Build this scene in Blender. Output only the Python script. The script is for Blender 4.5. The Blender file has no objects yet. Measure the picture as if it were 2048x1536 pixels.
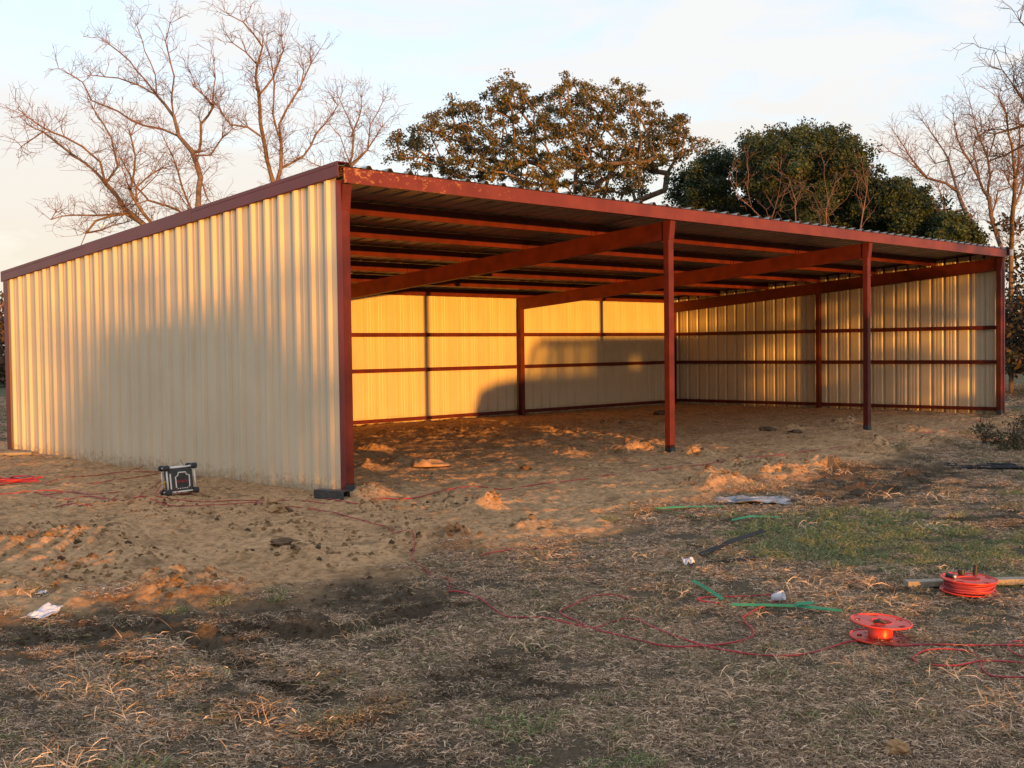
import bpy, math, random
import numpy as np
from mathutils import Vector, Matrix

random.seed(7)
RNG = np.random.default_rng(7)
S = bpy.context.scene
COL = S.collection
R = math.radians

# ------------------------------------------------------------------ camera
FPX = 2326.0                      # focal length in pixels of a 2048 px wide frame
PITCH, YAW, ROLL = -0.0312, 0.7856, -0.0130
CAM = np.array([-7.9636, -10.6163, 1.6253])
_F = np.array([math.sin(YAW) * math.cos(PITCH), math.cos(YAW) * math.cos(PITCH), math.sin(PITCH)])
_R0 = np.cross(_F, [0, 0, 1]); _R0 /= np.linalg.norm(_R0)
_U0 = np.cross(_R0, _F)
_R = math.cos(ROLL) * _R0 + math.sin(ROLL) * _U0
_U = -math.sin(ROLL) * _R0 + math.cos(ROLL) * _U0
cd = bpy.data.cameras.new("camera")
cd.sensor_width = 36.0
cd.lens = FPX / 2048 * 36.0
cd.clip_start, cd.clip_end = 0.1, 3000
cam = bpy.data.objects.new("camera", cd)
COL.objects.link(cam)
cam.matrix_world = Matrix(((_R[0], _U[0], -_F[0], CAM[0]), (_R[1], _U[1], -_F[1], CAM[1]),
                           (_R[2], _U[2], -_F[2], CAM[2]), (0, 0, 0, 1)))
S.camera = cam

# ------------------------------------------------------------------ sun, sky, exposure
SUN_AZ, SUN_EL = R(198.9), R(1.5)          # azimuth clockwise from +Y, behind the camera
sd = np.array([math.sin(SUN_AZ) * math.cos(SUN_EL), math.cos(SUN_AZ) * math.cos(SUN_EL), math.sin(SUN_EL)])
sl = bpy.data.lights.new("sun", 'SUN')
sl.energy, sl.angle, sl.color = 3.65, R(0.55), (1.0, 0.405, 0.05)
so = bpy.data.objects.new("sun", sl); COL.objects.link(so)
so.rotation_euler = Vector(-sd).to_track_quat('-Z', 'Y').to_euler()
so.location = (-20, -40, 30)

W = bpy.data.worlds.new("World"); S.world = W; W.use_nodes = True
nt = W.node_tree; nt.nodes.clear()
def wn(t, **k):
    n = nt.nodes.new(t)
    for a, v in k.items(): setattr(n, a, v)
    return n
out = wn('ShaderNodeOutputWorld'); bg = wn('ShaderNodeBackground')
sky = wn('ShaderNodeTexSky', sky_type='NISHITA', sun_disc=False, sun_elevation=SUN_EL, sun_rotation=SUN_AZ,
         altitude=50, air_density=1.0, dust_density=1.2, ozone_density=1.0)
tc = wn('ShaderNodeTexCoord'); sep = wn('ShaderNodeSeparateXYZ')
nt.links.new(tc.outputs['Generated'], sep.inputs[0])
# high thin cloud sheet over the whole sky: streaky noise on the direction vector
mp = wn('ShaderNodeMapping'); mp.inputs['Rotation'].default_value = (0.0, 0.12, -YAW + 0.1)
mp.inputs['Scale'].default_value = (2.6, 3.0, 13.0)
nz = wn('ShaderNodeTexNoise'); nz.inputs['Scale'].default_value = 1.9; nz.inputs['Detail'].default_value = 7; nz.inputs['Roughness'].default_value = 0.55
nz.inputs['Distortion'].default_value = 0.5
nt.links.new(tc.outputs['Generated'], mp.inputs[0]); nt.links.new(mp.outputs[0], nz.inputs[0])
cr = wn('ShaderNodeValToRGB'); cr.color_ramp.elements[0].position = 0.42; cr.color_ramp.elements[1].position = 0.60
nt.links.new(nz.outputs[0], cr.inputs[0])
# thickness of the veil grows toward the horizon
mr = wn('ShaderNodeMapRange'); mr.inputs[1].default_value = 0.02; mr.inputs[2].default_value = 0.42; mr.inputs[3].default_value = 1.0; mr.inputs[4].default_value = 0.0
nt.links.new(sep.outputs[2], mr.inputs[0])
ma = wn('ShaderNodeMath', operation='MULTIPLY_ADD'); ma.inputs[1].default_value = 0.80; ma.use_clamp = True
nt.links.new(cr.outputs[0], ma.inputs[0])
mb = wn('ShaderNodeMath', operation='MULTIPLY'); mb.inputs[1].default_value = 0.55
nt.links.new(mr.outputs[0], mb.inputs[0]); nt.links.new(mb.outputs[0], ma.inputs[2])
warm = wn('ShaderNodeValToRGB')
warm.color_ramp.elements[0].position = 0.03; warm.color_ramp.elements[0].color = (1.0, 0.87, 0.68, 1)
warm.color_ramp.elements[1].position = 0.22; warm.color_ramp.elements[1].color = (0.97, 0.975, 0.98, 1)
nt.links.new(sep.outputs[2], warm.inputs[0])
CLOUD = 4.85
blue = wn('ShaderNodeMix', data_type='RGBA', blend_type='ADD'); blue.inputs[0].default_value = 1.0
blue.inputs[7].default_value = (1.95, 2.55, 3.75, 1)       # daylight scattered by the high haze, even over the dome
sg = wn('ShaderNodeVectorMath', operation='SCALE'); sg.inputs[3].default_value = 1.8
nt.links.new(sky.outputs[0], sg.inputs[0]); nt.links.new(sg.outputs[0], blue.inputs[6])
cs = wn('ShaderNodeVectorMath', operation='SCALE'); cs.inputs[3].default_value = CLOUD
nt.links.new(warm.outputs[0], cs.inputs[0])
mx = wn('ShaderNodeMix', data_type='RGBA')
nt.links.new(ma.outputs[0], mx.inputs[0]); nt.links.new(blue.outputs[2], mx.inputs[6]); nt.links.new(cs.outputs[0], mx.inputs[7])
nt.links.new(mx.outputs[2], bg.inputs[0]); bg.inputs[1].default_value = 0.10
nt.links.new(bg.outputs[0], out.inputs[0])

S.view_settings.view_transform = 'Standard'
S.view_settings.look = 'None'
S.view_settings.exposure = 1.0
S.view_settings.gamma = 1.0
S.view_settings.use_curve_mapping = False
S.render.engine = 'CYCLES'
S.cycles.max_bounces = 6
S.cycles.diffuse_bounces = 4
S.cycles.transparent_max_bounces = 6
S.cycles.use_denoising = True

# ------------------------------------------------------------------ helpers
def tag(o, label=None, cat=None, group=None, kind=None):
    if label: o['label'] = label
    if cat: o['category'] = cat
    if group: o['group'] = group
    if kind: o['kind'] = kind
    return o
def empty(name, loc=(0, 0, 0), rz=0.0):
    o = bpy.data.objects.new(name, None); COL.objects.link(o)
    o.location = loc; o.rotation_euler = (0, 0, rz); o.empty_display_size = 0.1
    return o
class MB:
    """collects vertices and faces for one mesh object"""
    def __init__(s): s.v = []; s.f = []
    def add(s, vs, fs):
        b = len(s.v); s.v += [tuple(map(float, v)) for v in vs]; s.f += [tuple(i + b for i in f) for f in fs]; return s
    def box(s, x0, x1, y0, y1, z0, z1, M=None):
        vs = [(x, y, z) for z in (z0, z1) for y in (y0, y1) for x in (x0, x1)]
        if M is not None: vs = [M @ Vector(v) for v in vs]
        return s.add(vs, [(0, 2, 3, 1), (4, 5, 7, 6), (0, 1, 5, 4), (1, 3, 7, 5), (3, 2, 6, 7), (2, 0, 4, 6)])
    def prism(s, poly, axis, a, b):
        """poly: 2D outline, extruded along axis from a to b"""
        def P(u, v, w):
            return {'x': (w, u, v), 'y': (u, w, v), 'z': (u, v, w)}[axis]
        n = len(poly)
        vs = [P(u, v, a) for u, v in poly] + [P(u, v, b) for u, v in poly]
        fs = [(i, (i + 1) % n, n + (i + 1) % n, n + i) for i in range(n)] + [tuple(range(n - 1, -1, -1)), tuple(range(n, 2 * n))]
        return s.add(vs, fs)
    def tube(s, pts, r, n=8, cap=True):
        pts = [Vector(p) for p in pts]; m = len(pts)
        rs = r if hasattr(r, '__len__') else [r] * m
        t = [(pts[min(i + 1, m - 1)] - pts[max(i - 1, 0)]).normalized() for i in range(m)]
        up = Vector((0, 0, 1)) if abs(t[0].z) < .9 else Vector((1, 0, 0))
        a = t[0].cross(up).normalized(); vs = []; fs = []
        for i in range(m):
            a = (a - t[i] * a.dot(t[i])).normalized(); b = t[i].cross(a)
            for k in range(n):
                g = 2 * math.pi * k / n
                vs.append(pts[i] + (a * math.cos(g) + b * math.sin(g)) * rs[i])
        for i in range(m - 1):
            for k in range(n):
                fs.append((i * n + k, i * n + (k + 1) % n, (i + 1) * n + (k + 1) % n, (i + 1) * n + k))
        if cap: fs += [tuple(range(n - 1, -1, -1)), tuple(range((m - 1) * n, m * n))]
        return s.add(vs, fs)
    def lathe(s, prof, n=24, c=(0, 0, 0)):
        vs = []; fs = []; m = len(prof)
        for r, z in prof:
            for k in range(n):
                g = 2 * math.pi * k / n; vs.append((c[0] + r * math.cos(g), c[1] + r * math.sin(g), c[2] + z))
        for i in range(m - 1):
            for k in range(n):
                fs.append((i * n + k, i * n + (k + 1) % n, (i + 1) * n + (k + 1) % n, (i + 1) * n + k))
        return s.add(vs, fs)
    def mesh(s, name, mat, smooth=False):
        me = bpy.data.meshes.new(name); me.from_pydata(s.v, [], s.f); me.materials.append(mat)
        if smooth: me.polygons.foreach_set('use_smooth', [True] * len(me.polygons))
        me.update(); return me
    def build(s, name, mat, parent=None, smooth=False, bevel=0.0):
        o = bpy.data.objects.new(name, s.mesh(name, mat, smooth)); COL.objects.link(o)
        if parent: o.parent = parent
        if bevel:
            b = o.modifiers.new('bevel', 'BEVEL'); b.width = bevel; b.segments = 2; b.limit_method = 'ANGLE'
        return o
def link_mesh(name, me, parent=None, loc=(0, 0, 0), rot=(0, 0, 0)):
    o = bpy.data.objects.new(name, me); COL.objects.link(o); o.location = loc; o.rotation_euler = rot
    if parent: o.parent = parent
    return o
def np_mesh(name, V, F, mat, smooth=False):
    """V (n,3), F (m,k) numpy"""
    me = bpy.data.meshes.new(name); V = np.asarray(V, np.float32); F = np.asarray(F, np.int32)
    me.vertices.add(len(V)); me.vertices.foreach_set('co', V.ravel())
    k = F.shape[1]; me.loops.add(F.size); me.polygons.add(len(F))
    me.loops.foreach_set('vertex_index', F.ravel())
    me.polygons.foreach_set('loop_start', np.arange(0, F.size, k, dtype=np.int32))
    me.polygons.foreach_set('loop_total', np.full(len(F), k, np.int32))
    if smooth: me.polygons.foreach_set('use_smooth', np.ones(len(F), bool))
    if mat: me.materials.append(mat)
    me.update(calc_edges=True); return me

def smooth_line(P, n=8):
    P = [np.array(p, float) for p in P]; Q = [2 * P[0] - P[1]] + P + [2 * P[-1] - P[-2]]; o = []
    for i in range(1, len(Q) - 2):
        for t in np.linspace(0, 1, n, endpoint=False):
            a, b, c, d = Q[i - 1:i + 3]
            o.append(.5 * ((2 * b) + (c - a) * t + (2 * a - 5 * b + 4 * c - d) * t * t + (3 * b - a - 3 * c + d) * t ** 3))
    o.append(P[-1]); return o

# ------------------------------------------------------------------ numpy noise
def _h(ix, iy, seed):
    n = (ix.astype(np.int64) * 374761393 + iy.astype(np.int64) * 668265263 + seed * 974711) & 0xffffffff
    n = ((n ^ (n >> 13)) * 1274126177) & 0xffffffff
    return ((n ^ (n >> 16)) & 0xffff) / 65535.0
def vn(x, y, seed=0):
    x = np.asarray(x, float); y = np.asarray(y, float)
    ix = np.floor(x); iy = np.floor(y); fx = x - ix; fy = y - iy
    fx = fx * fx * fx * (fx * (fx * 6 - 15) + 10); fy = fy * fy * fy * (fy * (fy * 6 - 15) + 10)
    a = _h(ix, iy, seed); b = _h(ix + 1, iy, seed); c = _h(ix, iy + 1, seed); d = _h(ix + 1, iy + 1, seed)
    return ((a * (1 - fx) + b * fx) * (1 - fy) + (c * (1 - fx) + d * fx) * fy) * 2 - 1
def fbm(x, y, seed=0, o=4, g=.5):
    s = 0; a = 1.0; t = 0
    for k in range(o):
        c, n = math.cos(k * 1.1), math.sin(k * 1.1); f = 2 ** k
        s = s + a * vn((x * c - y * n) * f + 17.3 * k, (x * n + y * c) * f - 9.1 * k, seed + k); t += a; a *= g
    return s / t
def inside(x, y, poly):
    c = np.zeros(x.shape, bool); n = len(poly)
    for i in range(n):
        x1, y1 = poly[i]; x2, y2 = poly[(i + 1) % n]
        if y1 == y2: continue
        c ^= ((y1 > y) != (y2 > y)) & (x < (x2 - x1) * (y - y1) / (y2 - y1) + x1)
    return c
def soft(x, y, poly, w, seed, k=7, warp=.35, sc=1.4):
    m = 0
    wx = fbm(x * sc, y * sc, seed, 3) * warp; wy = fbm(x * sc + 40, y * sc, seed + 9, 3) * warp
    for i in range(k):
        g = 2.4 * i; r = w * math.sqrt((i + .5) / k)
        m = m + inside(x + wx + r * math.cos(g), y + wy + r * math.sin(g), poly)
    return m / k

# ------------------------------------------------------------------ from the photo's pixels to the place
def ray(px, py): return _F * FPX + _R * (px - 1024) - _U * (py - 768)
def G0(px, py, z=0.0):
    d = ray(px, py); return CAM + d * ((z - CAM[2]) / d[2])
def far(px, py, dist):
    d = ray(px, py); return CAM + d * (dist / math.hypot(d[0], d[1]))

# shed dimensions
BX = [0.0, 5.988, 12.0, 18.018]; DEP = 9.015
ZT = lambda y: 3.657 - 0.0745 * y            # underside plane of the roof sheets

def gp(L): return [tuple(G0(a, b)[:2]) for a, b in L]
DIRT = gp([(-300, 1240), (0, 1232), (200, 1215), (400, 1212), (520, 1195), (700, 1165), (830, 1125), (1000, 1098), (1150, 1068),
           (1300, 1022), (1430, 1000), (1560, 985), (1640, 965), (1750, 945), (1850, 912), (1930, 880), (2060, 848)]) + \
       [(19.6, 1.5), (19.8, 10.3), (-1, 11.5), (-6, 10), (-9.5, 3), (-9, -2)]
MUD = [gp(q) for q in (
    [(-200, 1240), (0, 1235), (200, 1216), (420, 1205), (600, 1190), (760, 1152), (880, 1130), (950, 1160), (800, 1230), (640, 1290), (540, 1345), (420, 1310), (330, 1262), (150, 1268), (-200, 1295)],
    [(1560, 970), (1700, 935), (1850, 905), (1910, 940), (1860, 985), (1700, 1002), (1580, 1007)],
    [(780, 1330), (1050, 1290), (1230, 1360), (1000, 1405), (850, 1390)],
    [(1930, 1018), (2060, 1008), (2060, 1062), (1960, 1052)],
    [(-100, 1385), (150, 1378), (170, 1440), (-100, 1475)],
    [(500, 1480), (800, 1465), (1000, 1500), (1000, 1560), (500, 1560)],
    [(1640, 1150), (1860, 1150), (1870, 1180), (1660, 1180)],
    [(380, 1360), (600, 1350), (640, 1400), (420, 1400)])]
GREEN = gp([(1440, 1040), (1700, 1015), (1900, 1040), (2060, 1060), (2060, 1150), (1900, 1132), (1700, 1115), (1520, 1095)])
TREAD = gp([(-200, 1060), (300, 1060), (520, 1120), (480, 1200), (100, 1215), (-200, 1220)])
ROUGH = gp([(715, 872), (860, 852), (1060, 838), (1260, 836), (1330, 862), (1200, 885), (1050, 893), (880, 893), (760, 890)])
# loose earth heaps: pixel, radius m, height m
HEAPS = [(885, 1085, .36, .16), (965, 1018, .26, .12), (1060, 1058, .38, .06), (385, 1180, .42, .13), (740, 1018, .2, .06), (1265, 905, .45, .14), (1300, 890, .3, .08),
         (1400, 910, .22, .10), (1440, 975, .5, .13), (1650, 942, .6, .16), (1560, 955, .45, .12), (1130, 910, .35, .05), (800, 925, .3, .05), (900, 1000, .3, .05), (1760, 905, .5, .14),
         (1880, 890, .5, .12), (1680, 850, .5, .12), (1820, 862, .45, .10), (1590, 858, .3, .07), (1500, 928, .5, .06), (745, 905, .3, .10), (735, 940, .3, .09), (745, 995, .35, .09),
         (300, 1010, .5, .05), (120, 1080, .6, .05), (560, 1060, .4, .05), (250, 1120, .5, .05), (620, 1110, .4, .05), (1110, 870, .6, .05), (930, 865, .7, .05), (1230, 850, .8, .05)]
HEAPW = [(*G0(a, b)[:2], r, h) for a, b, r, h in HEAPS]
RUTS = [gp(q) for q in ([(330, 1262), (430, 1300), (540, 1345), (640, 1400)], [(0, 1275), (170, 1262), (330, 1250), (520, 1245)], [(480, 1250), (600, 1255), (740, 1240), (880, 1190)],
                        [(1640, 1000), (1720, 975), (1820, 965), (1880, 935)], [(1930, 1035), (2060, 1030)])]

def seg_dist(x, y, P):
    d = np.full(x.shape, 1e9)
    for (x1, y1), (x2, y2) in zip(P[:-1], P[1:]):
        L = (x2 - x1) ** 2 + (y2 - y1) ** 2
        t = np.clip(((x - x1) * (x2 - x1) + (y - y1) * (y2 - y1)) / L, 0, 1)
        d = np.minimum(d, np.hypot(x - x1 - t * (x2 - x1), y - y1 - t * (y2 - y1)))
    return d
def masks(x, y):
    d = soft(x, y, DIRT, .55, 11, 9, .7, 1.1)
    m = 0
    for i, p in enumerate(MUD): m = np.maximum(m, soft(x, y, p, .22, 30 + i, 5, .3, 2.0))
    m = m * np.clip(.88 + 1.4 * fbm(x * 1.9, y * 1.9, 66, 4, .6), 0, 1)
    g = soft(x, y, GREEN, .5, 60, 5, .5)
    return d, m, g
def height(x, y, mk=None):
    x = np.asarray(x, float); y = np.asarray(y, float)
    d, m, g = mk if mk is not None else masks(x, y)
    ins = np.clip(np.minimum.reduce([x + .3, 18.7 - x, y + .2, 9.2 - y]) / .6, 0, 1)
    z = -0.05 * (1 - d) + .03 * fbm(x * .35, y * .35, 3, 3) * (1 - .5 * ins)
    lump = fbm(x * 2.1, y * 2.1, 5, 4, .6); fine = fbm(x * 9, y * 9, 8, 3, .6)
    z = z + d * (.030 * lump + .012 * fine + .032 * np.maximum(fbm(x * 4.5, y * 4.5, 21, 3, .6) - .12, 0))
    z = z + (1 - d) * (.016 * fbm(x * 2.7, y * 2.7, 6, 3) + .006 * fine)
    z = z + m * (.065 * fbm(x * 4, y * 4, 14, 4, .65) - .02)
    z = z + d * .020 * np.maximum(.30 - np.abs(fbm(x * 3.1, y * 3.1, 23, 3, .6)), 0) / .3 + d * .010 * fbm(x * 17, y * 17, 24, 2)
    ro = soft(x, y, ROUGH, .5, 79, 5, .5); z = z + ro * (.055 * fbm(x * 4.2, y * 4.2, 83, 4, .7) + .02)
    tr = soft(x, y, TREAD, .5, 77, 5)
    ph = (x * .75 + y * -.66) * 2 * math.pi / .2 + 2.2 * fbm(x * 1.3, y * 1.3, 41, 2)
    z = z + tr * .035 * np.maximum(np.sin(ph), -.3) * np.clip(.5 + 1.5 * fbm(x * .9, y * .9, 43, 2), 0, 1)
    for hx, hy, r, h in HEAPW:
        q = np.hypot(x - hx, (y - hy)); k = q < r * 2.2
        if k.any():
            e = np.exp(-(q[k] / r) ** 2 * 1.6)
            z[k] += 1.5 * h * e * (.7 + .9 * fbm(x[k] * 5, y[k] * 5, 51, 4, .7))
    for P in RUTS:
        q = seg_dist(x, y, P) + .05 * fbm(x * 3, y * 3, 61, 3)
        z = z - .09 * np.exp(-(q / .10) ** 2) + .05 * np.exp(-((q - .24) / .1) ** 2) * (.6 + .9 * fbm(x * 6, y * 6, 62, 3, .7))
    r = np.hypot(x - CAM[0], y - CAM[1])
    fade = np.clip((60 - r) / 25, 0, 1)
    return z * fade + np.clip((r - 60) / 300, 0, 1) * 1.0 * fbm(x * .01, y * .01, 70, 2)
def hz(x, y): return float(height(np.array([float(x)]), np.array([float(y)]))[0])
def G(px, py, up=0.0):
    z = 0.0
    for _ in range(4):
        p = G0(px, py, z); z = hz(p[0], p[1])
    p = G0(px, py, z); p[2] = z + up
    return p

# ------------------------------------------------------------------ materials
def mat(name, base, rough=.6, metal=0.0, var=0.0, scale=5.0, spec=.5, bump=0.0, bscale=40.0, base2=None, lo=.35, hi=.65, detail=5, attr=None, sub=None, trans=0.0):
    m = bpy.data.materials.new(name); m.use_nodes = True; t = m.node_tree; b = t.nodes['Principled BSDF']
    b.inputs['Roughness'].default_value = rough; b.inputs['Metallic'].default_value = metal
    b.inputs['Specular IOR Level'].default_value = spec
    b.inputs['Base Color'].default_value = (*base, 1)
    co = t.nodes.new('ShaderNodeTexCoord')
    last = None
    if base2 is not None or var:
        n = t.nodes.new('ShaderNodeTexNoise'); n.inputs['Scale'].default_value = scale; n.inputs['Detail'].default_value = detail
        t.links.new(co.outputs['Object'], n.inputs[0])
        r = t.nodes.new('ShaderNodeValToRGB'); r.color_ramp.elements[0].position = lo; r.color_ramp.elements[1].position = hi
        c2 = base2 if base2 is not None else tuple(c * (1 + var) for c in base)
        c1 = base if base2 is not None else tuple(c * (1 - var) for c in base)
        r.color_ramp.elements[0].color = (*c1, 1); r.color_ramp.elements[1].color = (*c2, 1)
        t.links.new(n.outputs[0], r.inputs[0]); t.links.new(r.outputs[0], b.inputs['Base Color']); last = r.outputs[0]
    if attr:
        a = t.nodes.new('ShaderNodeAttribute'); a.attribute_name = attr
        if last is not None:
            x = t.nodes.new('ShaderNodeMix'); x.data_type = 'RGBA'; x.blend_type = 'MULTIPLY'; x.inputs[0].default_value = 1
            t.links.new(last, x.inputs[6]); t.links.new(a.outputs['Color'], x.inputs[7]); t.links.new(x.outputs[2], b.inputs['Base Color'])
        else: t.links.new(a.outputs['Color'], b.inputs['Base Color'])
    if bump:
        n2 = t.nodes.new('ShaderNodeTexNoise'); n2.inputs['Scale'].default_value = bscale; n2.inputs['Detail'].default_value = 6
        t.links.new(co.outputs['Object'], n2.inputs[0]); bp = t.nodes.new('ShaderNodeBump'); bp.inputs['Strength'].default_value = bump
        bp.inputs['Distance'].default_value = .02
        t.links.new(n2.outputs[0], bp.inputs['Height']); t.links.new(bp.outputs[0], b.inputs['Normal'])
    if trans:
        tr = t.nodes.new('ShaderNodeBsdfTranslucent'); ms = t.nodes.new('ShaderNodeMixShader'); ms.inputs[0].default_value = trans
        lk = b.inputs['Base Color'].links
        if lk: t.links.new(lk[0].from_socket, tr.inputs[0])
        else: tr.inputs[0].default_value = (*base, 1)
        t.links.new(b.outputs[0], ms.inputs[1]); t.links.new(tr.outputs[0], ms.inputs[2])
        t.links.new(ms.outputs[0], t.nodes['Material Output'].inputs[0])
    return m
M = {}
M['tan'] = mat('tan_sheet_steel', (.57, .485, .34), .42, 0, .05, 1.2, .4, bump=.03, bscale=6)
def splash(m):
    t = m.node_tree; b = t.nodes['Principled BSDF']; co = t.nodes.new('ShaderNodeTexCoord'); s_ = t.nodes.new('ShaderNodeSeparateXYZ'); t.links.new(co.outputs['Object'], s_.inputs[0])
    n = t.nodes.new('ShaderNodeTexNoise'); n.inputs['Scale'].default_value = 16; n.inputs['Detail'].default_value = 8; n.inputs['Roughness'].default_value = .7; t.links.new(co.outputs['Object'], n.inputs[0])
    r = t.nodes.new('ShaderNodeMapRange'); r.inputs[1].default_value = 0; r.inputs[2].default_value = .38; r.inputs[3].default_value = .2; r.inputs[4].default_value = -.32; t.links.new(s_.outputs[2], r.inputs[0])
    a = t.nodes.new('ShaderNodeMath'); a.operation = 'ADD'; t.links.new(n.outputs[0], a.inputs[0]); t.links.new(r.outputs[0], a.inputs[1])
    k = t.nodes.new('ShaderNodeMapRange'); k.inputs[1].default_value = .46; k.inputs[2].default_value = .72; k.inputs[4].default_value = .75; t.links.new(a.outputs[0], k.inputs[0])
    x = t.nodes.new('ShaderNodeMix'); x.data_type = 'RGBA'; x.inputs[7].default_value = (.30, .20, .11, 1); t.links.new(k.outputs[0], x.inputs[0])
    t.links.new(b.inputs['Base Color'].links[0].from_socket, x.inputs[6]); t.links.new(x.outputs[2], b.inputs['Base Color'])
splash(M['tan'])
M['red'] = mat('red_oxide_primer', (.070, .012, .008), .5, 0, scale=5, lo=.3, hi=.7, base2=(.118, .021, .013), spec=.25, bump=.04, bscale=30)
M['maroon'] = mat('burgundy_trim_steel', (.095, .018, .022), .38, 0, .12, 2.0, .5)
M['galv'] = mat('galvanised_sheet', (.30, .295, .29), .38, .85, .15, 6.0)
M['bare_steel'] = mat('dark_mill_steel', (.05, .052, .056), .45, .3, .3, 20)
M['bark'] = mat('grey_brown_bark', (.17, .115, .078), .9, 0, .3, 6, .1, bump=.5, bscale=14)
M['barkdark'] = mat('dark_bark', (.085, .06, .045), .9, 0, .3, 6, .1, bump=.5, bscale=14)
M['twig'] = mat('reddish_twigs', (.19, .115, .085), .9, 0, .2, 3, .1)
M['oakleaf'] = mat('olive_oak_leaves', (1, 1, 1), .55, 0, .25, .5, .3, attr='col', trans=.15)
M['cedarleaf'] = mat('dark_evergreen_leaves', (1, 1, 1), .6, 0, .3, .4, .25, attr='col', trans=.1)
M['grass'] = mat('dry_and_green_grass', (1, 1, 1), .75, 0, 0, 1, .2, attr='col', trans=.2)
M['cord'] = mat('red_cord_rubber', (.36, .020, .030), .5, 0, .3, 5)
M['cord2'] = mat('dusty_red_cord_rubber', (.34, .04, .05), .6, 0, .3, 4)
M['yellow'] = mat('yellow_plug_plastic', (.62, .40, .02), .45)
M['orange'] = mat('orange_red_plastic', (.56, .036, .014), .38, 0, .08, 8, .5)
M['black'] = mat('black_rubber', (.014, .014, .016), .5, 0, .3, 12)
M['charcoal'] = mat('charcoal_plastic', (.022, .026, .027), .45, 0, .2, 10)
M['bone'] = mat('pale_grey_bar', (.74, .71, .65), .4, 0, .06, 10)
M['silver'] = mat('silver_knob', (.6, .6, .6), .3, .8)
M['redprint'] = mat('red_print', (.45, .02, .03), .5)
M['green'] = mat('green_plastic_strap', (.026, .21, .085), .55, 0, .2, 6)
M['blackstrap'] = mat('black_plastic_strip', (.010, .011, .011), .6, spec=.2)
M['white'] = mat('white_paper', (.56, .57, .64), .6, 0, .04, 5)
M['plastic'] = mat('grey_plastic_film', (.22, .225, .24), .5, 0, .5, 9)
M['wood'] = mat('weathered_plank', (.20, .165, .115), .85, 0, base2=(.30, .25, .18), scale=7, bump=.4, bscale=40)
M['clod'] = mat('dry_earth_clod', (.30, .18, .085), .95, 0, base2=(.42, .265, .135), scale=9, spec=.1, bump=.8, bscale=30)
M['darkclod'] = mat('dark_earth_clod', (.09, .058, .034), .95, 0, base2=(.18, .115, .065), scale=9, spec=.1, bump=.8, bscale=30)
M['sack'] = mat('tan_paper_sack', (.42, .27, .16), .8, 0, base2=(.30, .19, .11), scale=5, spec=.2, bump=.3, bscale=20)
M['felt'] = mat('dark_felt_mat', (.018, .018, .02), .9, 0, .3, 9, .1, bump=.4, bscale=30)

def header_mat():
    m = mat('scuffed_red_primer', (.115, .022, .015), .42, 0, scale=3, base2=(.155, .033, .021), spec=.25)
    t = m.node_tree; b = t.nodes['Principled BSDF']; co = t.nodes.new('ShaderNodeTexCoord'); s = t.nodes.new('ShaderNodeSeparateXYZ')
    t.links.new(co.outputs['Object'], s.inputs[0])
    n = t.nodes.new('ShaderNodeTexNoise'); n.inputs['Scale'].default_value = 13; n.inputs['Detail'].default_value = 8; n.inputs['Roughness'].default_value = .75
    mp = t.nodes.new('ShaderNodeMapping'); mp.inputs['Scale'].default_value = (1.0, 1, 1.6); t.links.new(co.outputs['Object'], mp.inputs[0]); t.links.new(mp.outputs[0], n.inputs[0])
    f = t.nodes.new('ShaderNodeMapRange'); f.inputs[1].default_value = .1; f.inputs[2].default_value = 4.5; f.inputs[3].default_value = .53; f.inputs[4].default_value = .67
    t.links.new(s.outputs[0], f.inputs[0])
    g = t.nodes.new('ShaderNodeMath'); g.operation = 'SUBTRACT'; t.links.new(n.outputs[0], g.inputs[0]); t.links.new(f.outputs[0], g.inputs[1])
    k = t.nodes.new('ShaderNodeMath'); k.operation = 'MULTIPLY'; k.use_clamp = True; k.inputs[1].default_value = 10; t.links.new(g.outputs[0], k.inputs[0])
    x = t.nodes.new('ShaderNodeMix'); x.data_type = 'RGBA'; x.inputs[7].default_value = (.42, .20, .09, 1)
    t.links.new(k.outputs[0], x.inputs[0]); t.links.new(b.inputs['Base Color'].links[0].from_socket, x.inputs[6]); t.links.new(x.outputs[2], b.inputs['Base Color'])
    return m
M['header'] = header_mat()

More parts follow.
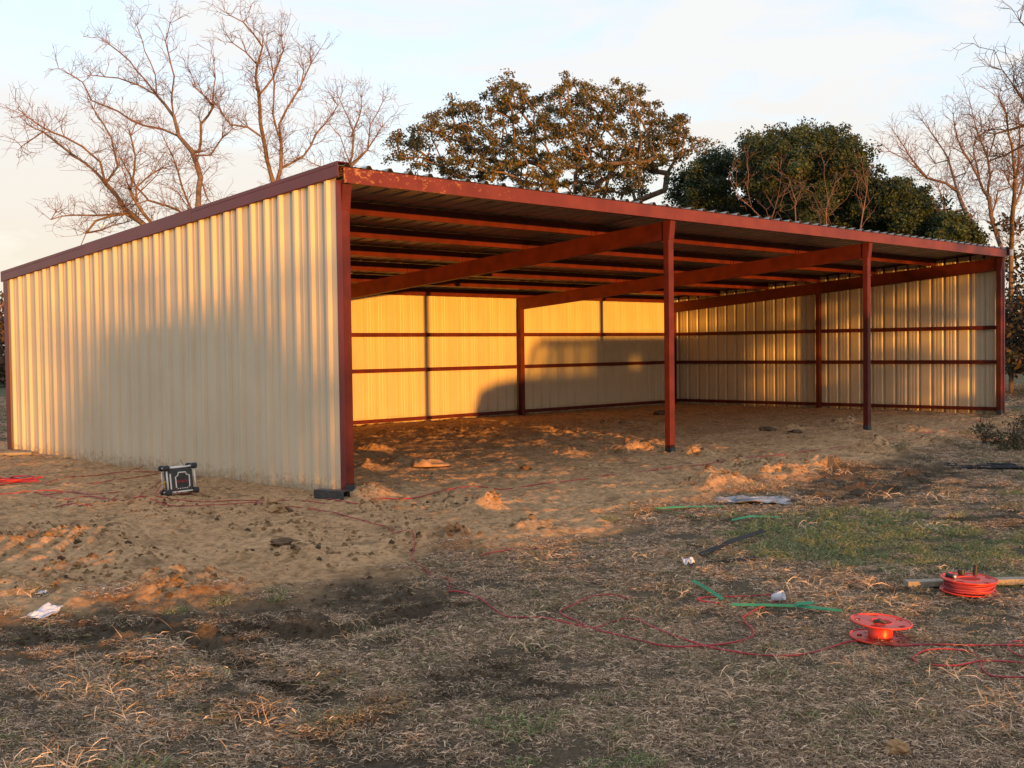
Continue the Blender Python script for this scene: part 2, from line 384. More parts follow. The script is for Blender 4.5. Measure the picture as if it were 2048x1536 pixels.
def ground_mat():
    m = bpy.data.materials.new('earth_and_pasture'); m.use_nodes = True; t = m.node_tree; b = t.nodes['Principled BSDF']
    b.inputs['Roughness'].default_value = .95; b.inputs['Specular IOR Level'].default_value = .12
    co = t.nodes.new('ShaderNodeTexCoord')
    def noise(sc, det=6, ro=.6):
        n = t.nodes.new('ShaderNodeTexNoise'); n.inputs['Scale'].default_value = sc; n.inputs['Detail'].default_value = det; n.inputs['Roughness'].default_value = ro
        t.links.new(co.outputs['Object'], n.inputs[0]); return n.outputs[0]
    def ramp(s, a, ca, c, cc):
        r = t.nodes.new('ShaderNodeValToRGB'); r.color_ramp.elements[0].position = a; r.color_ramp.elements[1].position = c
        r.color_ramp.elements[0].color = (*ca, 1); r.color_ramp.elements[1].color = (*cc, 1); t.links.new(s, r.inputs[0]); return r.outputs[0]
    def mix(f, a, c, bt='MIX'):
        x = t.nodes.new('ShaderNodeMix'); x.data_type = 'RGBA'; x.blend_type = bt
        if isinstance(f, float): x.inputs[0].default_value = f
        else: t.links.new(f, x.inputs[0])
        t.links.new(a, x.inputs[6]); t.links.new(c, x.inputs[7]); return x.outputs[2]
    def attr(n):
        a = t.nodes.new('ShaderNodeAttribute'); a.attribute_name = n; return a.outputs['Fac']
    dirt = mix(.55, ramp(noise(1.1, 8), .35, (.38, .205, .088), .68, (.62, .375, .185)), ramp(noise(14, 8, .7), .38, (.18, .098, .044), .56, (.66, .40, .205)))
    dk = ramp(noise(2.3, 10, .68), .52, (0, 0, 0), .66, (.75, .75, .75)); dirt = mix(dk, dirt, ramp(noise(20, 6, .7), .35, (.10, .060, .030), .65, (.25, .155, .08)))
    thatch = mix(.5, ramp(noise(2.2, 7), .35, (.07, .052, .033), .65, (.17, .128, .08)), ramp(noise(60, 6, .7), .38, (.03, .021, .012), .65, (.20, .145, .085)))
    far_g = ramp(noise(.35, 8), .35, (.06, .07, .028), .65, (.16, .13, .07))
    mud = mix(.5, ramp(noise(5, 8), .35, (.045, .031, .020), .68, (.12, .084, .052)), ramp(noise(30, 6), .35, (.04, .028, .018), .65, (.17, .12, .075)))
    grn = ramp(noise(3, 6), .35, (.055, .06, .026), .65, (.11, .10, .05))
    c = mix(attr('farg'), thatch, far_g); c = mix(attr('grn'), c, grn); c = mix(attr('dirt'), c, dirt); c = mix(attr('mud'), c, mud)
    t.links.new(c, b.inputs['Base Color'])
    bp = t.nodes.new('ShaderNodeBump'); bp.inputs['Strength'].default_value = .9; bp.inputs['Distance'].default_value = .03
    vo = t.nodes.new('ShaderNodeTexVoronoi'); vo.inputs['Scale'].default_value = 13; t.links.new(co.outputs['Object'], vo.inputs['Vector'])
    hm = t.nodes.new('ShaderNodeMath'); hm.operation = 'MULTIPLY_ADD'; hm.inputs[1].default_value = -.55; t.links.new(vo.outputs['Distance'], hm.inputs[0]); t.links.new(noise(26, 9, .72), hm.inputs[2])
    t.links.new(hm.outputs[0], bp.inputs['Height']); t.links.new(bp.outputs[0], b.inputs['Normal'])
    return m

# ------------------------------------------------------------------ ground: one sheet out to the horizon
def axis(a, b, c0, s0, k, lo, hi):
    v = [a]
    while v[-1] < b: v.append(v[-1] + s0 + k * abs(v[-1] - c0))
    st = v[-1] - v[-2]
    while v[-1] < hi: st *= 1.17; v.append(v[-1] + st)
    st = v[1] - v[0] ; L = [v[0]]
    while L[-1] > lo: st *= 1.25; L.append(L[-1] - st)
    return np.array(L[:0:-1] + v)
gx = axis(-9.3, 21.0, -7.5, .016, .0034, -700, 1100)
gy = axis(-9.6, 10.5, -8.0, .016, .0034, -700, 1100)
XX, YY = np.meshgrid(gx, gy)
xf, yf = XX.ravel(), YY.ravel()
mk = masks(xf, yf); zf = height(xf, yf, mk)
nx, ny = len(gx), len(gy)
idx = np.arange(nx * ny).reshape(ny, nx)
quads = np.stack([idx[:-1, :-1], idx[:-1, 1:], idx[1:, 1:], idx[1:, :-1]], -1).reshape(-1, 4)
gm = np_mesh('ground', np.stack([xf, yf, zf], 1), quads, ground_mat(), True)
rr = np.hypot(xf - CAM[0], yf - CAM[1])
for nm, val in (('dirt', mk[0]), ('mud', mk[1]), ('grn', mk[2]), ('farg', np.clip((rr - 16) / 20, 0, 1))):
    a = gm.attributes.new(nm, 'FLOAT', 'POINT'); a.data.foreach_set('value', np.asarray(val, np.float32))
ground = bpy.data.objects.new('ground', gm); COL.objects.link(ground)
tag(ground, 'bare sandy earth pad meeting matted dry winter grass', kind='structure')

# ------------------------------------------------------------------ the shed
shed = tag(empty('open_shed'), 'long open-fronted metal pole shed with tan ribbed walls and red steel frame', 'shed')
PW = DEP / 10 + .0
def rib_profile(w0, w1, first=True):
    """one sheet: list of (along, depth) with three major ribs and low stiffeners, depth positive outward"""
    p = [(w0, 0.0)]; pitch = (w1 - w0) / 3
    for k in range(3):
        c = w0 + (k + .5) * pitch
        p += [(c - .048, 0), (c - .020, .036), (c + .020, .036), (c + .048, 0)]
        if k < 2:
            for q in (.37, .63):
                d = c + q * pitch
                p += [(d - .016, 0), (d - .007, .005), (d + .007, .005), (d + .016, 0)]
    p.append((w1, 0.0))
    return p
def side_panel(xw, sgn, y0, y1, name):
    """wall sheet on a gable end; sgn = outward direction in x; its top follows the roof slope"""
    pr = rib_profile(y0, y1); m = MB(); n = len(pr); t = .0012
    vs = []
    for a, d in pr: vs += [(xw + sgn * d, a, -.10), (xw + sgn * d, a, ZT(a) - .035)]
    m.add(vs, [(2 * i, 2 * i + 2, 2 * i + 3, 2 * i + 1) for i in range(n - 1)])
    return m.build(name, M['tan'], shed)
for i in range(10):
    y0, y1 = i * PW - .02, (i + 1) * PW - .02
    side_panel(-.125, -1, y0 - (.03 if i == 0 else 0), y1 + (.1 if i == 9 else 0), 'wall_panel')
    side_panel(BX[3] + .125, 1, y0 - (.03 if i == 0 else 0), y1 + (.1 if i == 9 else 0), 'wall_panel')
# back wall: 20 equal sheets sharing one mesh
bw = (BX[3] + .25) / 20
pr = rib_profile(0, bw); mbk = MB(); vs = []
for a, d in pr: vs += [(a, d, -.10), (a, d, ZT(DEP) - .05)]
mbk.add(vs, [(2 * i, 2 * i + 1, 2 * i + 3, 2 * i + 2) for i in range(len(pr) - 1)])
bme = mbk.mesh('back_wall_panel', M['tan'])
for i in range(20): link_mesh('wall_panel', bme, shed, (-.125 + i * bw, DEP + .125, 0))
# roof: 20 sheets laid up the slope, ribs up
rw = (BX[3] + .36) / 20
pr = rib_profile(0, rw); mr_ = MB(); vs = []
for a, d in pr:
    for y in (-.135, DEP + .22): vs.append((a, y, ZT(y) + d))
for a, d in pr:
    for y in (-.135, DEP + .22): vs.append((a, y, ZT(y) + d + .004))
k = len(pr)
mr_.add(vs, [(2 * i, 2 * i + 1, 2 * i + 3, 2 * i + 2) for i in range(k - 1)] +
        [(2 * k + 2 * i, 2 * k + 2 * i + 2, 2 * k + 2 * i + 3, 2 * k + 2 * i + 1) for i in range(k - 1)] +
        [(2 * i, 2 * i + 2, 2 * k + 2 * i + 2, 2 * k + 2 * i) for i in range(k - 1)])
rme = mr_.mesh('roof_panel', M['galv'])
for i in range(20): link_mesh('roof_panel', rme, shed, (-.18 + i * rw, 0, 0))
# columns
def column(x, y, zt, w=.12, d=.10):
    return MB().box(x - w / 2, x + w / 2, y - d / 2, y + d / 2, -.25, zt).build('column', M['red'], shed, bevel=.006)
RT = .175                                     # purlin and header depth; the rafters run just below
for i, x in enumerate(BX):
    c = column(x, 0, ZT(0) - RT - .02)
    m = MB(); zt = ZT(0) - RT - .004; w = .0618
    vs = [(x - w, -.056, zt - .28), (x + w, -.056, zt - .28), (x + w, -.092, zt), (x - w, -.092, zt),
          (x - w, .054, zt - .28), (x + w, .054, zt - .28), (x + w, .054, zt), (x - w, .054, zt)]
    m.add(vs, [(0, 1, 2, 3), (1, 5, 6, 2), (5, 4, 7, 6), (4, 0, 3, 7), (3, 2, 6, 7), (0, 4, 5, 1)])
    m.build('column_cap', M['red'], shed)
    MB().box(x - .0612, x + .0612, -.0512, .0512, -.2, .10).build('column_foot', M['bare_steel'], shed)
    column(x, DEP - .01, ZT(DEP) - RT - .23)
for x in (BX[0], BX[3]): column(x, DEP / 2, ZT(DEP / 2) - RT - .23)
# rafters: deep channels sloping to the back
for x in BX:
    yb = DEP + .04; a, b = ZT(.055) - RT - .006, ZT(yb) - RT - .006
    MB().prism([(.058, a), (yb, b), (yb, b - .27), (.058, a - .27)], 'x', x - .05, x + .05).build('rafter', M['red'], shed)
    for y in (1.5, 3.0, 4.5, 6.0, 7.5):      # purlin clips standing on the rafter
        z = ZT(y) - RT - .006
        for dx in (-.055, .055):
            MB().box(x + dx - .004, x + dx + .004, y - .045, y - .036, z, z + .12).build('purlin_clip', M['red'], shed)
# purlins: C sections, one per bay, open side to the back
def cee(y, zt, dep, x0, x1, name, material, fl=.055, t=.008, lip=0.02):
    prof = [(y, zt), (y, zt - dep), (y + fl, zt - dep), (y + fl, zt - dep + lip), (y + fl - t, zt - dep + lip), (y + fl - t, zt - dep + t), (y + t, zt - dep + t),
            (y + t, zt - t), (y + fl - t, zt - t), (y + fl - t, zt - lip), (y + fl, zt - lip), (y + fl, zt)]
    return MB().prism(prof, 'x', x0, x1).build(name, material, shed)
for y in (1.5, 3.0, 4.5, 6.0, 7.5):
    for i in range(3):
        cee(y - .03, ZT(y) - .008, RT - .012, BX[i] + (-.03 if i == 0 else .003), BX[i + 1] - .003 + (.03 if i == 2 else 0), 'purlin', M['red'])
cee(DEP + .0, ZT(DEP) - .012, RT - .01, BX[0] - .05, BX[3] + .05, 'eave_strut', M['red'])
for i in range(3):                            # header channel along the open front
    x0 = BX[i] + (.0015 if i else -.07); x1 = BX[i + 1] - (.0015 if i < 2 else -.07)
    cee(-.125, ZT(-.12) - .006, RT - .002, x0, x1, 'header_beam', M['header'], fl=.07)
# girts on the three walls
for z, h in ((.115, .075), (1.166, .085), (1.939, .085)):
    for x0 in (BX[0], BX[3]):
        s = -1 if x0 == 0 else 1
        xa, xb = sorted((x0 + s * .064, x0 + s * .121))
        for ya, yb in ((-.04, DEP / 2 - .002), (DEP / 2 + .002, DEP + .05)):
            MB().box(xa, xb, ya, yb, z - h / 2, z + h / 2).build('girt', M['red'], shed)
    for i in range(3):
        MB().box(BX[i] + (.002 if i else -.06), BX[i + 1] - (.002 if i < 2 else -.06), DEP + .045, DEP + .121, z - h / 2 - (.03 if z < .2 else 0), z + h / 2 - (.03 if z < .2 else 0)).build('girt', M['red'], shed)
# trims
for x0, s in ((-.125, -1), (BX[3] + .125, 1)):
    f = lambda y: ZT(y)
    for ya, yb in ((-.15, 3.0), (3.0, 6.1), (6.1, DEP + .25)):
        o = x0 + s * .040; q = .003 if yb == 6.1 else 0
        m = MB(); vs = []
        for y in (ya, yb):
            z = f(y) + .045
            vs += [(o + s * (.012 + q), y, z + q), (o + s * (.012 + q), y, z - .165), (o + s * (.002 + q), y, z - .175), (o - s * .01, y, z - .165), (o, y, z - .012 + q), (o - s * .16, y, z - .012 + q), (o - s * .16, y, z + q)]
        n = 7
        m.add(vs, [(i, (i + 1) % n, n + (i + 1) % n, n + i) for i in range(n)] + [tuple(range(n))[::-1], tuple(range(n, 2 * n))])
        m.build('rake_trim', M['maroon'], shed)
    # corner trims front and back
    xs = sorted((x0 + s * .008, x0 - s * .060))
    MB().box(xs[0], xs[1], -.064, -.054, -.1, ZT(0) - .14).build('corner_trim', M['maroon'], shed)
    xs = sorted((x0 + s * .045, x0 + s * .037))
    MB().box(xs[0], xs[1], DEP + .0, DEP + .17, -.1, ZT(DEP) - .13).build('corner_trim', M['maroon'], shed)
# light grey junction cap at the far front corner
MB().box(BX[3] + .19, BX[3] + .29, -.19, -.06, 3.52, 3.66).build('end_cap', M['bone'], shed, bevel=.012)

# ------------------------------------------------------------------ trees
def tubes(pos, par, rad):
    """every edge of the skeleton a tapered tube, joined in one array"""
    Vs, Fs, base = [], [], 0
    e = np.where(par >= 0)[0]
    for ns, sel in ((7, rad[e] > .05), (5, (rad[e] <= .05) & (rad[e] > .018)), (3, rad[e] <= .018)):
        i = e[sel]
        if not len(i): continue
        p, c = pos[par[i]], pos[i]; d = c - p; L = np.linalg.norm(d, axis=1, keepdims=True); d = d / np.maximum(L, 1e-6)
        up = np.where(np.abs(d[:, 2:3]) < .9, np.array([[0, 0, 1.0]]), np.array([[1.0, 0, 0]]))
        a = np.cross(d, up); a /= np.linalg.norm(a, axis=1, keepdims=True); b = np.cross(d, a)
        r1 = np.minimum(rad[par[i]], rad[i] * 1.35)[:, None, None]; r2 = rad[i][:, None, None]
        g = 2 * np.pi * np.arange(ns) / ns
        ring = a[:, None] * np.cos(g)[None, :, None] + b[:, None] * np.sin(g)[None, :, None]
        v = np.concatenate([p[:, None] + ring * r1, (c + d * rad[i][:, None] * .3)[:, None] + ring * r2], 1)
        k = np.arange(ns); q = np.stack([k, (k + 1) % ns, ns + (k + 1) % ns, ns + k], 1)
        f = base + (np.arange(len(i)) * 2 * ns)[:, None, None] + q[None]
        Vs.append(v.reshape(-1, 3)); Fs.append(f.reshape(-1, 4)); base += len(i) * 2 * ns
    return np.concatenate(Vs), np.concatenate(Fs)
class Skel:
    def __init__(s, seed): s.p = []; s.par = []; s.r = np.random.default_rng(seed)
    def add(s, p, par): s.p.append(np.array(p, float)); s.par.append(par); return len(s.p) - 1
    def path(s, i, q, step=.4, wig=.12):
        """wandering path from node i to point q"""
        a = s.p[i]; q = np.array(q, float); L = np.linalg.norm(q - a); n = max(1, int(L / step)); w = np.zeros(3); j = i
        for k in range(1, n + 1):
            t = k / n; w = .75 * w + s.r.normal(0, 1, 3) * wig * step
            sag = np.array([0, 0, 1]) * .10 * L * t * (1 - t)
            j = s.add(a + (q - a) * t + (w if k < n else 0) + sag, j)
        return j
    def nearest(s, q, zpen=.5):
        P = np.array(s.p); d = np.array(q) - P
        c = np.linalg.norm(d, axis=1) + zpen * np.maximum(P[:, 2] - q[2], 0)
        return int(np.argmin(c))
    def radii(s, tip, p=2.3, mx=1.0, scale=1.0):
        n = len(s.p); a = np.zeros(n); par = np.array(s.par); kids = np.zeros(n, int)
        for i in range(n - 1, -1, -1):
            if a[i] == 0: a[i] = tip ** p
            if par[i] >= 0: a[par[i]] += a[i]
        return np.minimum(a ** (1 / p) * 1.0, mx), par
def skel_mesh(s, name, m, tip, p=2.3, mx=1.0):
    rad, par = s.radii(tip, p, mx)
    pos = np.array(s.p); V, Fq = tubes(pos, par, rad)
    return np_mesh(name, V, Fq, m, True)
def leaf_mesh(name, centers, radii, n_each, size, cols, m, seed, flat=.7):
    r = np.random.default_rng(seed); k = len(centers)
    ci = np.repeat(np.arange(k), n_each); N = len(ci)
    d = r.normal(0, 1, (N, 3)); d /= np.linalg.norm(d, axis=1, keepdims=True)
    off = d * (r.random((N, 1)) ** .5) * np.asarray(radii)[ci][:, None]; off[:, 2] *= flat
    c = np.asarray(centers)[ci] + off
    u = r.normal(0, 1, (N, 3)); u /= np.linalg.norm(u, axis=1, keepdims=True)
    w = r.normal(0, 1, (N, 3)); w -= u * (w * u).sum(1, keepdims=True); w /= np.linalg.norm(w, axis=1, keepdims=True)
    sz = (size * (.6 + .8 * r.random((N, 1))))
    a, b = u * sz * .5, w * sz * .28
    V = np.stack([c - a, c + b, c + a, c - b], 1).reshape(-1, 3)
    F = np.arange(N * 4).reshape(-1, 4)
    me = np_mesh(name, V, F, m)
    cols = np.asarray(cols); cc = cols[r.integers(0, len(cols), N)] * (.75 + .5 * r.random((N, 1))) * (.8 + .4 * r.random((k, 1)))[ci]
    col = me.color_attributes.new('col', 'FLOAT_COLOR', 'POINT')
    col.data.foreach_set('color', np.repeat(np.concatenate([cc, np.ones((N, 1))], 1), 4, 0).astype(np.float32).ravel())
    return me

def traced_tree(name, label, cat, dist, limbs, n_twig, reach, tip, seed, m, stop_x=None, sub=3, twl=.42, gnd=None, group=None, p=2.25, mx=.4, spread=1.0):
    """limbs: main stems read off the photo at the tree's own distance, given depth in space, then side shoots and twigs all round"""
    s = Skel(seed); r = s.r; PX = []; DD = []
    pxm = dist / FPX
    def put(px, py, d, par):
        i = s.add(far(px, py, d), par); PX.append((px, py)); DD.append(d); return i
    first = limbs[0][0]
    base = far(first[0], first[1], dist)
    z0 = hz(base[0], base[1])
    b = s.add((base[0], base[1], z0 - .2), -1); PX.append((first[0], first[1] + 1e4)); DD.append(dist)
    for L in limbs:
        P = np.array(PX); k = int(np.argmin(np.hypot(P[:, 0] - L[0][0], P[:, 1] - L[0][1])))
        if math.hypot(P[k][0] - L[0][0], P[k][1] - L[0][1]) > 40: k = 0
        d = DD[k]; slope = r.normal(0, .55) * spread; j = k
        if k == 0:
            nb = 4
            p1 = far(L[0][0], L[0][1], d + r.normal(0, .3))
            for t in np.linspace(.25, .9, nb): 
                j = s.add(s.p[0] * (1 - t) + p1 * t, j); PX.append((-9e4, 0)); DD.append(d)
        for (a, c), (a2, c2) in zip(L[:-1], L[1:]):
            seg = math.hypot(a2 - a, c2 - c); n = max(1, int(seg * pxm / .35))
            for t in range(n):
                f = t / n; d += slope * seg * pxm / n
                j = put(a + (a2 - a) * f + r.normal(0, 1.2), c + (c2 - c) * f + r.normal(0, 1.2), d, j)
        j = put(*L[-1], d, j)
    main = np.array([i for i in range(len(s.p)) if PX[i][0] > -5e4 and PX[i][1] < 5e3])
    # side shoots
    for _ in range(n_twig):
        i = int(main[r.integers(0, len(main))]); q = s.p[i]; par = s.par[i]
        d0 = q - s.p[par] if par >= 0 else np.array([0, 0, 1.0]); d0 = d0 / (np.linalg.norm(d0) + 1e-6)
        v = r.normal(0, 1, 3); v /= np.linalg.norm(v); dirv = .55 * d0 + .75 * v + np.array([0, 0, .35]); dirv /= np.linalg.norm(dirv)
        L = reach * (.35 + .9 * r.random())
        n0 = len(s.p); e = s.path(i, q + dirv * L, .22, .28); n1 = len(s.p)
        for _k in range(sub):
            i2 = int(r.integers(n0, n1)) if n1 > n0 else e
            v = r.normal(0, 1, 3); v /= np.linalg.norm(v); d2 = .6 * dirv + .75 * v + np.array([0, 0, .25]); d2 /= np.linalg.norm(d2)
            n2 = len(s.p); e2 = s.path(i2, s.p[i2] + d2 * twl * (.4 + .9 * r.random()), .2, .3); n3 = len(s.p)
            for _q in range(2):
                i3 = int(r.integers(n2, n3)) if n3 > n2 else e2
                v = r.normal(0, 1, 3); v /= np.linalg.norm(v); d3 = .6 * d2 + .7 * v; d3 /= np.linalg.norm(d3)
                s.path(i3, s.p[i3] + d3 * twl * .55 * (.4 + .8 * r.random()), .25, .3)
    root = tag(empty(name, (base[0], base[1], z0)), label, cat, group)
    rad, par = s.radii(tip, p, mx); pos = np.array(s.p) - np.array([base[0], base[1], z0])
    thick = rad > .020
    big = par.copy(); big[~thick] = -1; small = par.copy(); small[thick] = -1
    for nm, pp, mm in (('trunk', big, m), ('twigs', small, M['twig'] if m is not M['barkdark'] else m)):
        if (pp >= 0).any():
            V, Fq = tubes(pos, pp, rad); o = link_mesh(nm, np_mesh(nm, V, Fq, mm, True), root)
    return root

def C6(L): return [(a * .3906, b * .3906) for a, b in L]
treeA = [C6(q) for q in (
    [(1010, 1100), (1030, 900), (985, 780), (920, 700), (890, 600), (800, 480), (700, 360), (620, 270), (510, 190)],
    [(920, 700), (830, 670), (730, 645), (600, 570), (470, 510), (420, 420), (300, 350)],
    [(990, 1100), (930, 960), (890, 800), (830, 690)],
    [(960, 1110), (850, 1050), (760, 1020), (700, 1045)],
    [(1020, 780), (1030, 640), (1090, 540), (1150, 470)], [(985, 800), (1080, 790), (1140, 710), (1190, 660)],
    [(890, 600), (880, 480), (890, 390), (850, 210), (870, 120)], [(790, 480), (700, 430), (600, 405), (470, 385)],
    [(985, 1080), (915, 990)], [(1020, 880), (1060, 1010), (1100, 1060)], [(800, 480), (790, 380), (740, 260), (700, 130)], [(1090, 540), (1000, 440), (980, 380)], [(1090, 540), (1100, 400), (1090, 250)],
    [(760, 1020), (700, 960), (790, 880), (830, 860)])]
treeA2 = [C6(q) for q in (
    [(800, 1170), (700, 1040), (640, 900), (605, 815)], [(700, 1040), (690, 960), (640, 850)],
    [(770, 1180), (640, 1070), (540, 940), (430, 830), (320, 750), (220, 680), (160, 650)],
    [(540, 940), (510, 830), (420, 750), (330, 700), (200, 640), (130, 590)],
    [(700, 1130), (640, 1090), (580, 1100), (490, 1130), (440, 1190), (405, 1280)],
    [(640, 1095), (500, 1105), (380, 1095), (260, 1125)], [(440, 1190), (520, 1180), (640, 1140)],
    [(670, 960), (690, 800), (670, 700), (690, 640)], [(220, 680), (150, 725), (110, 750)], [(540, 940), (600, 850), (570, 700), (480, 560)], [(640, 1070), (720, 980), (800, 900)])]
treeB = [C6(q) for q in (
    [(1410, 965), (1380, 880), (1345, 700), (1335, 620), (1325, 480), (1310, 400), (1320, 330), (1260, 270), (1190, 220)],
    [(1410, 960), (1440, 860), (1440, 740), (1430, 640), (1470, 560), (1530, 460), (1590, 330), (1640, 250)],
    [(1440, 740), (1395, 590), (1405, 430), (1380, 300), (1340, 180)], [(1345, 700), (1270, 650), (1180, 635), (1110, 540)],
    [(1450, 860), (1560, 800), (1620, 690), (1700, 590), (1730, 540)], [(1320, 330), (1345, 240), (1250, 120), (1180, 80)], [(1335, 480), (1400, 400), (1450, 260), (1440, 190)],
    [(1530, 460), (1560, 360), (1540, 290)])]
treeC = [C6(q) for q in (
    [(1795, 850), (1810, 680), (1780, 600), (1740, 500), (1700, 480)], [(1795, 850), (1880, 770), (1960, 650), (2000, 600)], [(1790, 840), (1740, 700), (1690, 640)],
    [(1800, 700), (1840, 600), (1850, 500)], [(1795, 850), (1660, 870), (1610, 840)], [(1880, 770), (1900, 640), (1960, 520)])]
traced_tree('bare_tree', 'large bare pecan-like tree with tall leaning stems behind the low end of the shed roof', 'tree', 36, treeA, 300, .5, .0034, 3, M['bark'], group='bare trees behind the shed', mx=.16)
traced_tree('bare_tree', 'bare tree with broken stub and drooping limbs, leftmost behind the tan wall', 'tree', 34, treeA2, 250, .42, .0034, 4, M['bark'], group='bare trees behind the shed', mx=.14)
traced_tree('bare_tree', 'slim forked bare tree rising behind the top of the tan side wall', 'tree', 38, treeB, 250, .48, .0034, 5, M['bark'], group='bare trees behind the shed', mx=.16)
traced_tree('bare_tree', 'small spreading bare tree just behind the front roof corner, beside the oak', 'tree', 42, treeC, 130, .45, .0034, 6, M['bark'], group='bare trees behind the shed', mx=.1)
def CR(L): return [(1750 + a * .3257, b * .3257) for a, b in L]
R1 = [CR(q) for q in ([(640, 1480), (520, 1220), (480, 1090), (450, 980), (380, 870), (290, 740)], [(510, 1190), (430, 1130), (320, 1090), (240, 1000), (140, 840)], [(320, 1090), (200, 980), (90, 930)],
                      [(480, 1090), (560, 1060), (520, 1120)], [(450, 980), (370, 1000), (320, 940)], [(430, 1310), (400, 1180), (390, 1150)])]
R2 = [CR(q) for q in ([(780, 1530), (710, 1330), (690, 1220), (640, 1100), (590, 1000), (500, 850), (480, 700)], [(690, 1220), (710, 1080), (690, 960), (620, 800), (570, 600)], [(640, 1100), (600, 900), (660, 780)],
                      [(710, 1330), (760, 1180), (840, 1150), (860, 1090)], [(590, 1000), (540, 940), (470, 900)])]
R3 = [CR(q) for q in ([(835, 1530), (850, 1280), (860, 1100), (840, 900), (800, 700), (760, 600)], [(860, 1180), (800, 1060), (740, 1010)], [(850, 1280), (910, 1120), (930, 960)], [(860, 1100), (890, 900), (880, 700)])]
R4 = [CR(q) for q in ([(1150, 1450), (1090, 1000), (1000, 800), (915, 770), (820, 800), (740, 820), (700, 960)], [(1060, 950), (915, 890), (800, 950), (700, 990)], [(1020, 820), (915, 620), (850, 530), (780, 430), (735, 310)],
                      [(820, 800), (760, 790), (680, 800)], [(1000, 780), (940, 600), (960, 350), (935, 190), (890, 130)], [(915, 770), (850, 760), (720, 790)], [(850, 530), (860, 430)])]
traced_tree('bare_tree', 'bare tree leaning left above the far right corner of the shed roof', 'tree', 40, R1, 150, .5, .0034, 13, M['bark'], group='bare trees right of the shed', mx=.14)
traced_tree('bare_tree', 'bare pinkish tree standing behind the right end of the roof', 'tree', 41, R2, 150, .5, .0034, 14, M['bark'], group='bare trees right of the shed', mx=.16)
traced_tree('bare_tree', 'bare upright tree at the right edge of the photo behind the corner post', 'tree', 39, R3, 150, .5, .0034, 15, M['bark'], group='bare trees right of the shed', mx=.16)
traced_tree('bare_tree', 'dark-limbed bare tree reaching into the frame from the right edge', 'tree', 30, R4, 120, .45, .0034, 16, M['barkdark'], group='bare trees right of the shed', mx=.16)

def poly_samples(poly, n, minsep, seed, jitter_top=0):
    r = np.random.default_rng(seed); P = np.array(poly, float); lo, hi = P.min(0), P.max(0); out_ = []; tries = 0
    while len(out_) < n and tries < 60:
        q = lo + (hi - lo) * r.random((n, 2)); q = q[inside(q[:, 0], q[:, 1], poly)]
        for a in q:
            if not out_ or np.min(np.hypot(*(np.array(out_) - a).T)) > minsep: out_.append(a)
            if len(out_) >= n: break
        tries += 1
    return np.array(out_)
def leafy_tree(name, label, cat, dist, trunks, poly, n, sep, depth, clump, leaves, lsize, cols, lm, bm, seed, tip=.012, group=None, layers=2, flat=.7, wig=.22, mx=.35, p=2.4, extra=1, inset=11):
    """clumps of leaves scattered through a crown of real depth, each carried by its own wandering limb"""
    s = Skel(seed); r = s.r
    base = far(trunks[0][0][0], trunks[0][0][1], dist); z0 = hz(base[0], base[1]); O = np.array([base[0], base[1], z0])
    s.add((base[0], base[1], z0 - .2), -1)
    for T in trunks:
        j = 0
        for k, (a, c, dd) in enumerate(T): j = s.path(j, far(a, c, dist + dd), .5, .12)
    pc_ = np.array(poly, float); c_ = (pc_.min(0) + pc_.max(0)) / 2; h_ = (pc_.max(0) - pc_.min(0)) / 2
    poly = [tuple(c_ + (q_ - c_) * np.maximum(1 - inset / h_, .3)) for q_ in pc_]
    P2 = []
    for l in range(layers): P2.append(poly_samples(poly, n, sep, seed + 100 + l))
    P2 = np.concatenate(P2); pc = np.array(poly, float); cx, cy = pc.mean(0); hx = (pc[:, 0].max() - pc[:, 0].min()) / 2; hy = (pc[:, 1].max() - pc[:, 1].min()) / 2
    pts = []
    for a, c in P2:
        e = 1 - min(1, ((a - cx) / hx) ** 2 * .8 + (max(cy - c, 0) / hy) ** 2 * .5)
        dd = depth * math.sqrt(max(e, .06)) * r.uniform(-1, 1)
        pts.append(far(a, c, dist + dd))
    pts = np.array(pts)
    o = np.argsort(np.linalg.norm(pts - np.array(s.p[-1]), axis=1))
    for q in pts[o]: s.path(s.nearest(q - np.array([0, 0, .25])), q, .35, wig)
    root = tag(empty(name, tuple(O)), label, cat, group)
    rad, par = s.radii(tip, p, mx); pos = np.array(s.p) - O; V, Fq = tubes(pos, par, rad)
    link_mesh('trunk', np_mesh('trunk', V, Fq, bm, True), root)
    cl = np.concatenate([pts] + [pts + r.normal(0, clump * .8, pts.shape) * np.array([1, 1, .6]) for _ in range(extra)]) - O
    link_mesh('crown', leaf_mesh('crown', cl, clump * (.6 + .7 * r.random(len(cl))), leaves, lsize, cols, lm, seed, flat), root)
    return root
def C7(L): return [(720 + a * .371, 120 + b * .371) for a, b in L]
oak = C7([(130, 450), (240, 360), (380, 280), (510, 235), (600, 215), (690, 240), (695, 130), (800, 95), (905, 140), (930, 190), (1060, 125), (1130, 90), (1190, 90), (1260, 125), (1340, 130), (1450, 115), (1530, 145), (1560, 200),
          (1560, 250), (1700, 265), (1770, 320), (1790, 400), (1900, 420), (1920, 460), (1800, 500), (1690, 560), (1620, 620), (1560, 760), (1300, 760), (1000, 720), (840, 690), (560, 660), (300, 600), (170, 540)])
oakcols = [(.105, .090, .030), (.14, .105, .034), (.075, .075, .026), (.17, .115, .042), (.07, .08, .03)]
